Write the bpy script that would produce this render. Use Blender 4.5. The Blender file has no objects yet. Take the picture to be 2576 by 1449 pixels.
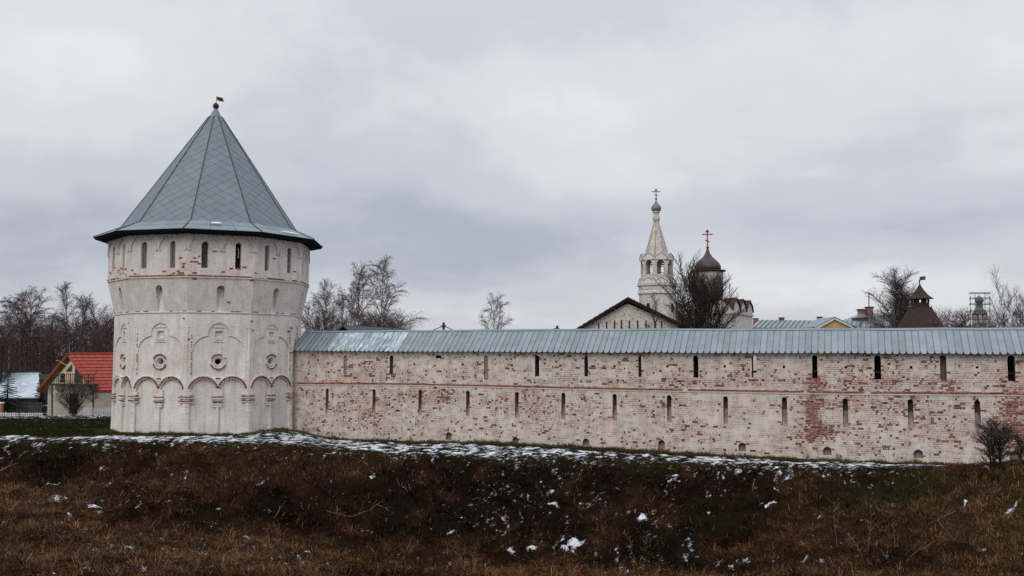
import bpy, math, random
import numpy as np
from mathutils import Vector, Matrix

# ------------------------------------------------------------------ camera, world, sun, exposure
PI = math.pi
F, PITCH, CZ = 2400.0, 0.070, 7.0            # focal length in pixels of a 2576 px wide frame, upward tilt, eye height
scene = bpy.context.scene
col = scene.collection
cam_d = bpy.data.cameras.new('camera'); cam = bpy.data.objects.new('camera', cam_d); col.objects.link(cam)
cam.location = (0, 0, CZ); cam.rotation_euler = (PI/2+PITCH, 0, 0)
cam_d.sensor_width = 36; cam_d.lens = F/2576*36; cam_d.clip_start = .5; cam_d.clip_end = 8000
scene.camera = cam
scene.view_settings.view_transform = 'Standard'; scene.view_settings.look = 'None'
scene.view_settings.exposure = 0.0; scene.view_settings.gamma = 1
scene.view_settings.use_curve_mapping = False
scene.render.engine = 'CYCLES'
scene.cycles.max_bounces = 4; scene.cycles.diffuse_bounces = 3; scene.cycles.glossy_bounces = 2
scene.cycles.use_denoising = False

SUN_EL, SUN_AZ = math.radians(42), math.radians(205)      # azimuth clockwise from +Y: behind the camera, a little left

def make_world():
    w = bpy.data.worlds.new('World'); scene.world = w; w.use_nodes = True
    nt = w.node_tree; N = nt.nodes; L = nt.links; N.clear()
    def node(t, **k):
        n = N.new(t)
        for a, b in k.items(): setattr(n, a, b)
        return n
    def math_(op, a, b=None, c=None, clamp=False):
        n = node('ShaderNodeMath', operation=op, use_clamp=clamp)
        for i, v in enumerate((a, b, c)):
            if v is None: continue
            if hasattr(v, 'links') or hasattr(v, 'is_output'): L.new(v, n.inputs[i])
            else: n.inputs[i].default_value = v
        return n.outputs[0]
    out = node('ShaderNodeOutputWorld')
    sky = node('ShaderNodeTexSky', sky_type='NISHITA'); sky.sun_disc = False
    sky.sun_elevation = SUN_EL; sky.sun_rotation = SUN_AZ
    bg0 = node('ShaderNodeBackground'); bg0.inputs[1].default_value = .1
    L.new(sky.outputs[0], bg0.inputs[0])
    tc = node('ShaderNodeTexCoord'); sep = node('ShaderNodeSeparateXYZ'); L.new(tc.outputs['Generated'], sep.inputs[0])
    x, y, z = sep.outputs
    # cloud deck seen from below: project the direction on a plane overhead, softened near the horizon
    zz = math_('ADD', math_('ABSOLUTE', z), .26)
    cx = math_('DIVIDE', x, zz); cy = math_('DIVIDE', y, zz)
    cmb = node('ShaderNodeCombineXYZ'); L.new(cx, cmb.inputs[0]); L.new(cy, cmb.inputs[1]); cmb.inputs[2].default_value = 4.3
    def noise(vec, scale, detail, rough=.5, dist=0.0):
        n = node('ShaderNodeTexNoise'); n.inputs['Scale'].default_value = scale; n.inputs['Detail'].default_value = detail
        n.inputs['Roughness'].default_value = rough; n.inputs['Distortion'].default_value = dist; L.new(vec, n.inputs['Vector']); return n.outputs[0]
    n1 = noise(cmb.outputs[0], .85, 4, .5, .5); n2 = noise(cmb.outputs[0], 2.6, 6, .58, .4); n3 = noise(tc.outputs['Generated'], 9, 6, .6, .3)
    m = math_('ADD', math_('ADD', math_('MULTIPLY', n1, .62), math_('MULTIPLY', n2, .22)), math_('MULTIPLY', n3, .16))
    # the big soft masses of this sky: (direction px, py, width, height, weight), + pale, - blue grey
    def blob(px, py, wx, wy, amp):
        dx = (px-1288)/F; dz = (724.5-py)/F
        v = Vector((dx, math.cos(PITCH)-dz*math.sin(PITCH), math.sin(PITCH)+dz*math.cos(PITCH))).normalized()
        a = math_('DIVIDE', math_('SUBTRACT', x, v.x), wx/F); b = math_('DIVIDE', math_('SUBTRACT', z, v.z), wy/F)
        r = math_('ADD', math_('MULTIPLY', a, a), math_('MULTIPLY', b, b))
        return math_('MULTIPLY', math_('EXPONENT', math_('MULTIPLY', r, -1.0)), amp)
    warp = None
    for bl in ((1350, 260, 420, 190, .13), (150, 120, 420, 160, .10), (2300, 80, 500, 150, .08),
               (1150, 590, 420, 90, -.11), (150, 560, 380, 110, -.08), (2350, 560, 480, 75, -.13), (700, 330, 260, 120, -.03),
               (1150, 770, 420, 45, .13), (2150, 730, 300, 55, .20), (1950, 450, 260, 40, .06), (1750, 640, 150, 60, .02)):
        b = blob(*bl); warp = b if warp is None else math_('ADD', warp, b)
    mr = node('ShaderNodeMapRange'); mr.inputs['From Min'].default_value = .30; mr.inputs['From Max'].default_value = .72
    L.new(math_('ADD', m, warp), mr.inputs['Value'])
    ramp = node('ShaderNodeValToRGB'); cr = ramp.color_ramp; cr.interpolation = 'EASE'
    cr.elements[0].position = 0; cr.elements[0].color = (.435, .468, .54, 1)
    cr.elements[1].position = 1; cr.elements[1].color = (.83, .84, .875, 1)
    e = cr.elements.new(.45); e.color = (.60, .628, .68, 1)
    e = cr.elements.new(.75); e.color = (.74, .75, .785, 1)
    L.new(mr.outputs[0], ramp.inputs[0])
    # an overcast sky grows brighter towards the zenith
    up = node('ShaderNodeMapRange', interpolation_type='SMOOTHSTEP'); up.inputs['From Min'].default_value = .22; up.inputs['From Max'].default_value = 1
    up.inputs['To Min'].default_value = 1; up.inputs['To Max'].default_value = 2.1
    L.new(z, up.inputs['Value'])
    bg1 = node('ShaderNodeBackground'); L.new(ramp.outputs[0], bg1.inputs[0]); L.new(up.outputs[0], bg1.inputs[1])
    mix = node('ShaderNodeMixShader'); mix.inputs[0].default_value = .93
    L.new(bg0.outputs[0], mix.inputs[1]); L.new(bg1.outputs[0], mix.inputs[2]); L.new(mix.outputs[0], out.inputs[0])
make_world()

sd = bpy.data.lights.new('sun', 'SUN'); sd.energy = 1.35; sd.angle = math.radians(40); sd.color = (1, .95, .89)
sun = bpy.data.objects.new('sun', sd); col.objects.link(sun)
sv = Vector((math.sin(SUN_AZ)*math.cos(SUN_EL), math.cos(SUN_AZ)*math.cos(SUN_EL), math.sin(SUN_EL)))
sun.rotation_euler = sv.to_track_quat('Z', 'Y').to_euler(); sun.location = sv*300

# ------------------------------------------------------------------ helpers
TH = .345
rnd = random.Random(7)
nr = np.random.default_rng(11)

def ray(px, py):
    dx = (px-1288)/F; dz = (724.5-py)/F
    return np.array([dx, math.cos(PITCH)-dz*math.sin(PITCH), math.sin(PITCH)+dz*math.cos(PITCH)])
CAMP = np.array([0, 0, CZ])
def at(px, py, Y):                       # the place at depth Y that shows at this pixel
    r = ray(px, py); return CAMP + r*(Y/r[1])
def hit(px, py, p0, n):                  # where that line of sight meets a plane
    r = ray(px, py); t = np.dot(np.asarray(p0)-CAMP, n)/np.dot(r, n); return CAMP+r*t

def hash2(ix, iy, seed):
    h = (ix.astype(np.int64)*374761393 + iy.astype(np.int64)*668265263 + seed*1442695041) & 0xffffffff
    h = ((h ^ (h >> 13))*1274126177) & 0xffffffff
    return ((h ^ (h >> 16)) & 0xffffff)/float(0xffffff)
def vnoise(x, y, seed=0):
    x = np.asarray(x, float); y = np.asarray(y, float)
    ix = np.floor(x); iy = np.floor(y); fx = x-ix; fy = y-iy
    fx = fx*fx*(3-2*fx); fy = fy*fy*(3-2*fy)
    a = hash2(ix, iy, seed); b = hash2(ix+1, iy, seed); c = hash2(ix, iy+1, seed); d = hash2(ix+1, iy+1, seed)
    return (a*(1-fx)+b*fx)*(1-fy)+(c*(1-fx)+d*fx)*fy
def fbm(x, y, seed=0, o=4):
    s = 0; a = .5; t = 0
    for k in range(o):
        s = s+a*vnoise(np.asarray(x)*2**k+17.3*k, np.asarray(y)*2**k-9.1*k, seed+k); t += a; a *= .5
    return s/t
def sstep(a, b, x):
    t = np.clip((x-a)/(b-a), 0, 1); return t*t*(3-2*t)

ORIG = {}
def mesh_from(name, v, f, mats=(), mi=None, smooth=False, uv=None, attrs=None):
    me = bpy.data.meshes.new(name); me.from_pydata([tuple(map(float, p)) for p in v] if not isinstance(v, np.ndarray) else v.tolist(), [], f)
    for m in mats: me.materials.append(m)
    if mi is not None: me.polygons.foreach_set('material_index', np.asarray(mi, np.int32))
    if smooth: me.polygons.foreach_set('use_smooth', np.ones(len(me.polygons), bool))
    for k, a in (attrs or {}).items():
        at_ = me.attributes.new(k, 'FLOAT', 'POINT'); at_.data.foreach_set('value', np.asarray(a, np.float32))
    me.update(); return me
def fast_mesh(name, V, Q, mats=(), attrs=None, smooth=False, uv=None, mi=None):    # Q: (n,4) or (n,3) int array
    me = bpy.data.meshes.new(name); k = Q.shape[1]
    me.vertices.add(len(V)); me.vertices.foreach_set('co', np.asarray(V, np.float32).ravel())
    me.loops.add(Q.size); me.loops.foreach_set('vertex_index', Q.astype(np.int32).ravel())
    me.polygons.add(len(Q)); me.polygons.foreach_set('loop_start', np.arange(0, Q.size, k, dtype=np.int32))
    for m in mats: me.materials.append(m)
    if mi is not None: me.polygons.foreach_set('material_index', np.asarray(mi, np.int32))
    me.polygons.foreach_set('use_smooth', np.full(len(Q), smooth, bool))
    if uv is not None:
        ul = me.uv_layers.new(name='UVMap'); ul.data.foreach_set('uv', np.asarray(uv, np.float32)[Q.ravel()].ravel())
    for kx, a in (attrs or {}).items():
        a = np.asarray(a, np.float32)
        if a.ndim == 2:
            at_ = me.attributes.new(kx, 'FLOAT_COLOR', 'POINT'); at_.data.foreach_set('color', a.ravel())
        else:
            at_ = me.attributes.new(kx, 'FLOAT', 'POINT'); at_.data.foreach_set('value', a)
    me.update(calc_edges=True); me.validate(); return me
def link(name, me, parent=None, origin=None):
    o = bpy.data.objects.new(name, me); col.objects.link(o)
    if parent is not None: o.parent = parent
    return o
def tag(o, label=None, cat=None, group=None, kind=None):
    if label: o['label'] = label
    if cat: o['category'] = cat
    if group: o['group'] = group
    if kind: o['kind'] = kind
    return o
def empty(name, loc, label, cat, group=None):
    o = bpy.data.objects.new(name, None); col.objects.link(o); o.location = tuple(map(float, loc)); o.empty_display_size = .5
    ORIG[o] = np.array([float(c) for c in loc]); tag(o, label, cat, group); return o
def origin_of(o):
    while o is not None:
        if o in ORIG: return ORIG[o]
        o = o.parent
    return np.zeros(3)

class MB:
    """collects shapes in world coordinates and links them as one mesh object"""
    def __init__(s): s.v = []; s.f = []; s.m = []; s.mi = 0
    def add(s, pts, faces):
        b = len(s.v); s.v.extend([tuple(map(float, p)) for p in pts])
        for f in faces: s.f.append(tuple(b+i for i in f)); s.m.append(s.mi)
    def hexa(s, p):                       # 8 corners: bottom ring, top ring
        s.add(p, [(3, 2, 1, 0), (4, 5, 6, 7), (0, 1, 5, 4), (1, 2, 6, 5), (2, 3, 7, 6), (3, 0, 4, 7)])
    def box(s, c, size, ax=None):         # ax: three axis vectors
        c = np.asarray(c, float); X, Y, Z = (np.eye(3) if ax is None else np.asarray(ax, float)); hx, hy, hz = np.asarray(size)/2.
        s.hexa([c+X*a*hx+Y*b*hy+Z*d*hz for d in (-1, 1) for a, b in ((-1, -1), (1, -1), (1, 1), (-1, 1))])
    def beam(s, a, b, w, h=None):         # square bar from a to b
        a = np.asarray(a, float); b = np.asarray(b, float); d = b-a; L = np.linalg.norm(d); d = d/L
        u = np.array([0, 0, 1.]) if abs(d[2]) < .9 else np.array([1., 0, 0])
        x = np.cross(d, u); x /= np.linalg.norm(x); y = np.cross(x, d)
        s.box((a+b)/2, (w, L, h or w), (x, d, y))
    def prism(s, poly, o, X, Y, n, depth):   # polygon in the X/Y plane at o, pushed along n
        o, X, Y, n = [np.asarray(q, float) for q in (o, X, Y, n)]; k = len(poly)
        a = [o+X*p[0]+Y*p[1] for p in poly]; b = [p+n*depth for p in a]
        s.add(a+b, [tuple(range(k))[::-1], tuple(range(k, 2*k))]+[(i, (i+1) % k, k+(i+1) % k, k+i) for i in range(k)])
    def lathe(s, prof, c, n=16, ph=0, cap=True):   # profile (r,z) from bottom to top
        c = np.asarray(c, float); P = []
        for r, z in prof:
            for i in range(n):
                a = ph+2*PI*i/n; P.append(c+np.array([r*math.sin(a), -r*math.cos(a), z]))
        fs = []
        for j in range(len(prof)-1):
            for i in range(n): fs.append((j*n+i, j*n+(i+1) % n, (j+1)*n+(i+1) % n, (j+1)*n+i))
        if cap: fs += [tuple(range(n))[::-1], tuple(range((len(prof)-1)*n, len(prof)*n))]
        s.add(P, fs)
    def tube(s, pts, rad, n=6, cap=True):
        pts = [np.asarray(p, float) for p in pts]; rad = rad if hasattr(rad, '__len__') else [rad]*len(pts); P = []
        for i, p in enumerate(pts):
            d = pts[min(i+1, len(pts)-1)]-pts[max(i-1, 0)]; d = d/(np.linalg.norm(d)+1e-9)
            u = np.array([0, 0, 1.]) if abs(d[2]) < .9 else np.array([1., 0, 0])
            x = np.cross(d, u); x /= np.linalg.norm(x); y = np.cross(x, d)
            for k in range(n):
                a = 2*PI*k/n; P.append(p+(x*math.cos(a)+y*math.sin(a))*rad[i])
        fs = [(i*n+k, i*n+(k+1) % n, (i+1)*n+(k+1) % n, (i+1)*n+k) for i in range(len(pts)-1) for k in range(n)]
        if cap: fs += [tuple(range(n))[::-1], tuple(range((len(pts)-1)*n, len(pts)*n))]
        s.add(P, fs)
    def build(s, name, mats, parent=None, smooth=False, label=None, kind=None):
        mats = mats if isinstance(mats, (list, tuple)) else [mats]
        og = origin_of(parent)
        v = np.array(s.v)-og
        me = mesh_from(name, v, s.f, mats, s.m, smooth); o = link(name, me, parent)
        tag(o, label, None, None, kind); return o

# ------------------------------------------------------------------ materials
def material(name):
    m = bpy.data.materials.new(name); m.use_nodes = True; nt = m.node_tree
    b = nt.nodes['Principled BSDF']; b.inputs['Roughness'].default_value = .9; b.inputs['Specular IOR Level'].default_value = .2
    return m, nt, b
class NT:
    def __init__(s, nt): s.nt = nt
    def n(s, t, **k):
        x = s.nt.nodes.new(t)
        for a, b in k.items(): setattr(x, a, b)
        return x
    def set(s, inp, v):
        if hasattr(v, 'is_output'): s.nt.links.new(v, inp)
        elif isinstance(v, tuple) and len(v) == 3 and inp.type == 'RGBA': inp.default_value = (*v, 1)
        else: inp.default_value = v
    def pos(s, scale=(1, 1, 1), kind='geo'):
        if kind == 'geo': src = s.n('ShaderNodeNewGeometry').outputs['Position']
        elif kind == 'uv': src = s.n('ShaderNodeUVMap').outputs[0]
        else: src = s.n('ShaderNodeTexCoord').outputs['Object']
        m = s.n('ShaderNodeMapping'); m.inputs['Scale'].default_value = scale; s.nt.links.new(src, m.inputs[0]); return m.outputs[0]
    def noise(s, vec, scale, detail=4, rough=.55, dist=0.):
        x = s.n('ShaderNodeTexNoise'); s.set(x.inputs['Vector'], vec); x.inputs['Scale'].default_value = scale
        x.inputs['Detail'].default_value = detail; x.inputs['Roughness'].default_value = rough; x.inputs['Distortion'].default_value = dist
        return x.outputs[0]
    def mr(s, v, a, b, c=0., d=1., clamp=True):
        x = s.n('ShaderNodeMapRange', clamp=clamp)
        for i, q in zip(('Value', 'From Min', 'From Max', 'To Min', 'To Max'), (v, a, b, c, d)): s.set(x.inputs[i], q)
        return x.outputs[0]
    def math(s, op, a, b=None, clamp=False):
        x = s.n('ShaderNodeMath', operation=op, use_clamp=clamp); s.set(x.inputs[0], a)
        if b is not None: s.set(x.inputs[1], b)
        return x.outputs[0]
    def mix(s, f, a, b, mode='MIX'):
        x = s.n('ShaderNodeMix', data_type='RGBA', blend_type=mode); s.set(x.inputs[0], f); s.set(x.inputs[6], a); s.set(x.inputs[7], b)
        return x.outputs[2]
    def attr(s, name): return s.n('ShaderNodeAttribute', attribute_name=name).outputs
    def rand(s): return s.n('ShaderNodeObjectInfo').outputs['Random']
    def bump(s, b, h, strength=.4, dist=.02):
        x = s.n('ShaderNodeBump'); x.inputs['Strength'].default_value = strength; x.inputs['Distance'].default_value = dist
        s.set(x.inputs['Height'], h); s.nt.links.new(x.outputs[0], b.inputs['Normal'])

def mottled(name, c1, c2, scale=2., rough=.9, detail=4, per_obj=.0, stretch=(1, 1, 1), bump=.2, metallic=0., spec=.2, c3=None):
    m, nt, b = material(name); g = NT(nt)
    v = g.pos(stretch); f = g.mr(g.noise(v, scale, detail), .3, .7)
    c = g.mix(f, c1, c2)
    if c3: c = g.mix(g.mr(g.noise(v, scale*3.7, 3), .56, .66), c, c3)
    if per_obj: c = g.mix(1., c, g.n('ShaderNodeCombineColor').outputs[0] if 0 else c, 'MIX')
    if per_obj:
        r = g.mr(g.rand(), 0, 1, 1-per_obj, 1+per_obj); hv = g.n('ShaderNodeHueSaturation'); g.set(hv.inputs['Value'], r); g.set(hv.inputs['Color'], c); c = hv.outputs[0]
    g.set(b.inputs['Base Color'], c); b.inputs['Roughness'].default_value = rough; b.inputs['Metallic'].default_value = metallic
    b.inputs['Specular IOR Level'].default_value = spec
    if bump: g.bump(b, g.noise(v, scale*6, 4), bump)
    return m

def lime(name, uv=False, spots=.5, lo=(.57, .515, .465), hi=(.79, .75, .70)):
    """old limewash over brick: dirty, flaking, rubbed through to the red brick"""
    m, nt, b = material(name); g = NT(nt)
    p = g.pos(); 
    big = g.noise(p, .35, 4); mid = g.noise(g.pos((1, 1, .45)), 1.6, 5, .6); fine = g.noise(p, 14, 4, .65)
    c = g.mix(g.mr(mid, .3, .72), lo, hi)
    c = g.mix(g.mr(big, .42, .66, 0, .55), c, (.60, .58, .565))
    streak = g.noise(g.pos((1.6, 1.6, .12)), 1.5, 4, .6)
    c = g.mix(g.mr(streak, .52, .72, 0, .55), c, (.39, .33, .285))
    wear = g.attr('wear')[2]
    wash = g.math('MULTIPLY', g.mr(wear, .15, .8, .0 if uv else .05, .32 if uv else .80), g.mr(g.noise(g.pos((1.3, 1.3, .5)), 2.4, 5, .65), .36, .62))
    c = g.mix(wash, c, (.42, .265, .205))
    if uv:
        uvv = g.pos((1, 1, 1), 'uv')
        bt = g.n('ShaderNodeTexBrick'); nt.links.new(uvv, bt.inputs['Vector'])
        bt.inputs['Scale'].default_value = 1; bt.inputs['Brick Width'].default_value = .42; bt.inputs['Row Height'].default_value = .15
        bt.inputs['Mortar Size'].default_value = .012; bt.inputs['Mortar Smooth'].default_value = .3
        bt.inputs['Color1'].default_value = (0, 0, 0, 1); bt.inputs['Color2'].default_value = (1, 1, 1, 1); bt.inputs['Mortar'].default_value = (.5, .5, .5, 1)
        jm = g.math('MULTIPLY', bt.outputs['Fac'], g.mr(g.noise(g.pos((1, 1, 2.2)), 1.6, 5, .65), .52, .64))
        c = g.mix(g.math('MULTIPLY', jm, .55), c, (.22, .15, .12))
    sp = g.noise(g.pos((1, 1, 2.6)), 5.5, 3, .6)
    thr = g.math('SUBTRACT', .80, g.math('MULTIPLY', wear, spots))
    k = g.math('MULTIPLY', g.mr(g.math('SUBTRACT', sp, thr), 0, .03), .8)
    redc = g.mix(fine, (.15, .040, .024), (.27, .095, .062))
    c = g.mix(k, c, redc)
    g.set(b.inputs['Base Color'], c)
    g.bump(b, g.math('ADD', fine, g.math('MULTIPLY', mid, 1.5)), .5, .02)
    return m

def red_brick():
    m, nt, b = material('red_brick'); g = NT(nt)
    t = g.math('FRACT', g.math('ADD', g.attr('tone')[2], g.rand()))
    c = g.mix(t, (.12, .026, .014), (.33, .085, .045))
    c = g.mix(g.mr(g.noise(g.pos(), 9, 4, .6), .56, .68, 0, .75), c, (.50, .44, .40))
    c = g.mix(g.mr(g.noise(g.pos(), 3.1, 3), .60, .70, 0, .7), c, (.075, .045, .038))
    g.set(b.inputs['Base Color'], c); g.bump(b, g.noise(g.pos(), 25, 3), .4, .01); return m

def sheet_metal(name, c1, c2, snow=0., var=.11):
    m, nt, b = material(name); g = NT(nt)
    c = g.mix(g.mr(g.noise(g.pos(), 1.1, 4), .3, .7), c1, c2)
    r = g.mr(g.rand(), 0, 1, 1-var, 1+var); hv = g.n('ShaderNodeHueSaturation'); g.set(hv.inputs['Value'], r); g.set(hv.inputs['Color'], c); c = hv.outputs[0]
    c = g.mix(g.mr(g.noise(g.pos((3, 3, .4)), 2.3, 4, .65), .58, .74, 0, .35), c, (.16, .17, .17))
    if snow:
        m1 = g.n('ShaderNodeMapping'); nt.links.new(g.n('ShaderNodeNewGeometry').outputs['Position'], m1.inputs[0]); m1.inputs['Rotation'].default_value = (0, 0, TH)
        m2 = g.n('ShaderNodeMapping'); nt.links.new(m1.outputs[0], m2.inputs[0]); m2.inputs['Scale'].default_value = (3.2, .7, .7)
        f = g.mr(g.noise(m2.outputs[0], 1.5, 5, .68), .64-snow*.20, .74-snow*.20)
        f = g.math('MULTIPLY', f, g.mr(g.noise(g.pos(), .9, 3), .35, .6, .35, .8))
        c = g.mix(f, c, (.58, .66, .71))
    g.set(b.inputs['Base Color'], c); b.inputs['Roughness'].default_value = .5; b.inputs['Metallic'].default_value = .15; b.inputs['Specular IOR Level'].default_value = .35
    g.bump(b, g.noise(g.pos(), 3, 3), .12, .02); return m

def bark(name, c1, c2, birch=False):
    m, nt, b = material(name); g = NT(nt)
    c = g.mix(g.mr(g.noise(g.pos((1, 1, .5)), 3, 4), .35, .65), c1, c2)
    if birch: c = g.mix(g.mr(g.noise(g.pos((.6, .6, 3.5)), 1.7, 4, .6), .52, .6), c, (.05, .04, .04))
    g.set(b.inputs['Base Color'], c); return m

M = {}
M['lime'] = lime('limewash', True, .13)
M['lime_wall'] = lime('limewash_brickwork', False, .30, (.47, .395, .335), (.68, .61, .545))
M['lime_far'] = lime('limewash_far', False, .0)
M['red'] = red_brick()
M['joint'] = mottled('mortar_joint', (.25, .19, .165), (.42, .355, .32), 4)
M['dark'] = mottled('dark_interior', (.012, .011, .011), (.025, .022, .02), 1, bump=0)  # near-black colour stands in for the shade deep inside openings
M['roof'] = sheet_metal('roof_sheet', (.175, .215, .235), (.235, .275, .295))
M['roof_snow'] = sheet_metal('roof_sheet_with_snow', (.20, .255, .28), (.25, .305, .33), .8)
M['tent'] = sheet_metal('tent_shingle', (.128, .162, .182), (.16, .194, .213), 0., .035)
M['tent2'] = sheet_metal('tent_skirt', (.165, .21, .235), (.21, .26, .285))
M['seam'] = mottled('seam', (.035, .05, .06), (.06, .075, .09), 2, .6)
M['wood'] = mottled('weathered_wood', (.035, .028, .024), (.075, .06, .05), 3, stretch=(1, 1, .2), per_obj=.2)
M['woodgrey'] = mottled('grey_wood', (.10, .085, .075), (.17, .145, .13), 3, stretch=(1, 1, .2), per_obj=.2)
M['soffit'] = mottled('near_black_boards', (.012, .011, .012), (.022, .02, .02), 3, spec=.05)  # near-black boards; the shade under the eave is put into this colour
M['rust'] = mottled('rusty_iron', (.06, .02, .015), (.11, .035, .022), 5)
M['snow'] = mottled('snow', (.72, .75, .80), (.80, .82, .86), 3)
M['bark_dark'] = bark('dark_bark', (.018, .014, .014), (.035, .027, .025))
M['bark_brown'] = bark('brown_bark', (.045, .030, .028), (.075, .052, .048))
M['bark_birch'] = bark('birch_bark', (.22, .20, .19), (.42, .40, .38), True)
M['twig'] = bark('twig', (.060, .036, .037), (.10, .062, .062))
M['twig_dark'] = bark('dark_twig', (.030, .021, .019), (.055, .039, .036))
M['twig_grey'] = bark('grey_twig', (.05, .04, .036), (.085, .068, .058))

# ------------------------------------------------------------------ the line of the fortress wall
TH, K = .345, 77.0
CT, ST = math.cos(TH), math.sin(TH)
WD = np.array([CT, -ST, 0]); WN = np.array([-ST, -CT, 0]); UP = np.array([0, 0, 1.])   # along, out towards the ditch, up
def W(s, d, z): return np.array([s*CT+d*WN[0], K-s*ST+d*WN[1], z])
def wall_sz(px, py, d=0.):
    p = hit(px, py, W(0, d, 0), WN); q = p-np.array([0, K, 0])-WN*d; return float(np.dot(q, WD)), float(p[2])
def table(pts, d=0.):
    a = np.array([wall_sz(x, y, d) for x, y in pts]); return lambda s: np.interp(s, a[:, 0], a[:, 1])
z_course = table([(700, 964.5), (765, 965.3), (1008, 967), (1239, 971.6), (1396, 975.7), (1597, 980), (1886, 984.8), (2155, 989), (2506, 991.3), (2800, 995)])
z_eave = table([(700, 881.5), (760, 882), (1000, 884), (1500, 886.5), (2100, 888.5), (2560, 891), (2900, 893)], .5)
z_ridge = table([(700, 836), (760, 835), (1000, 832.5), (1500, 829.5), (2100, 828.5), (2560, 827.5), (2900, 826)], -1.85)
base_pts = [(700, 1083), (765, 1094), (850, 1107), (1050, 1111), (1250, 1114), (1500, 1128), (1800, 1145), (2100, 1158), (2400, 1171), (2576, 1180), (2800, 1190)]
z_base = table(base_pts)
S0, S1 = -21.6, 46.0

# ------------------------------------------------------------------ ground
TX, TY = -26.8, 85.0            # axis of the corner tower
crest = np.array([(*at(x, y, Y),) for x, y, Y in ((-600, 1092, 80), (-200, 1096, 77), (0, 1103, 75), (300, 1108, 73), (500, 1110, 72), (750, 1117, 71.5), (1000, 1140, 72),
                  (1250, 1146, 70), (1500, 1150, 68.5), (1750, 1163, 66.8), (2000, 1173, 65), (2200, 1181, 63.8), (2400, 1188, 62), (2700, 1200, 60), (3200, 1215, 56))])
wb = np.array([W(s, 0, z) for s, z in ((wall_sz(x, y)) for x, y in base_pts)])
def tower_base(): return .55
def terrain(X, Y):
    X = np.asarray(X, float); Y = np.asarray(Y, float)
    yc = np.interp(X, crest[:, 0], crest[:, 1]); zc = np.interp(X, crest[:, 0], crest[:, 2])
    yw = np.interp(X, np.r_[-60, -27, wb[:, 0]], np.r_[84, 80, wb[:, 1]]); zw = np.interp(X, np.r_[-60, -36, -27, -19.5, wb[1:, 0]], np.r_[.4, .5, .8, .3, wb[1:, 2]])
    d = yc-Y + 1.6*(fbm(X*.12, Y*.02, 5, 3)-.5)
    t = np.clip((Y-yc)/np.maximum(yw-yc, 2), 0, 1)
    zp = zc+(zw-zc)*t
    bank = -4.1*sstep(-1.5, 15, d)-.55*sstep(0, 3.0, d)
    rise = np.where(Y < 53, (53-Y)*.175, 0)+np.where(Y < 30, (30-Y)*.12, 0)
    z = np.where(d > -1.5, zc*(1-sstep(-1, 10, d))+zp*0+bank-.2*sstep(0, 10, d), zp)
    z = np.where(d > -1.5, np.where(d < 0, zp+bank, zc+bank), zp)
    z = z+np.minimum(rise, 12)*sstep(2, 10, d)
    # spur coming in from the right, shoulder on the left, hollows in the bank
    z = z+4.3*np.exp(-(((X-34)/11.5)**2+((Y-53)/6.5)**2)) + 1.3*np.exp(-(((X+31)/9)**2+((Y-58)/8)**2))
    z = z-.9*np.exp(-(((X-4)/9)**2+((Y-58)/4)**2))-.7*np.exp(-(((X+10)/5)**2+((Y-63)/3)**2))
    rough = sstep(0, 3, d)
    z = z+rough*((fbm(X*.30, Y*.34, 21, 4)-.5)*1.7+(fbm(X*1.2, Y*1.4, 31, 3)-.5)*.75)
    z = z+(1-rough)*((fbm(X*.5, Y*.6, 41, 3)-.5)*.14+(fbm(X*3, Y*3, 44, 2)-.5)*.05)
    # bank behind the tower on the left, then the lane and the yards
    left = sstep(-27, -33, X)
    zb = .40+.50*sstep(87, 93, Y)-.55*sstep(96, 103, Y)
    z = np.where(Y > 85, z*(1-left)+zb*left+left*(fbm(X*.4, Y*.4, 51, 3)-.5)*.12, z)
    # the ditch stays open towards the viewer
    cap_ = 7-.235*Y-.30-1.1*sstep(36, 14, Y)+14*sstep(37.5, 45, Y)
    z = np.where(Y < 44, -np.logaddexp(-z*3, -cap_*3)/3, z)
    # rise of turf against the wall foot near the tower
    z = z+.35*np.exp(-(((X+19.5)/3.2)**2+((Y-80.5)/2.2)**2))
    return z
def ground_hit(px, py, y0=34, y1=110):
    r = ray(px, py); Y = np.arange(y0, y1, .1); P = CAMP[None]+r[None]*(Y/r[1])[:, None]
    g = terrain(P[:, 0], P[:, 1]); k = np.where(P[:, 2] <= g)[0]
    return (P[k[0]] if len(k) else P[-1])

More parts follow.
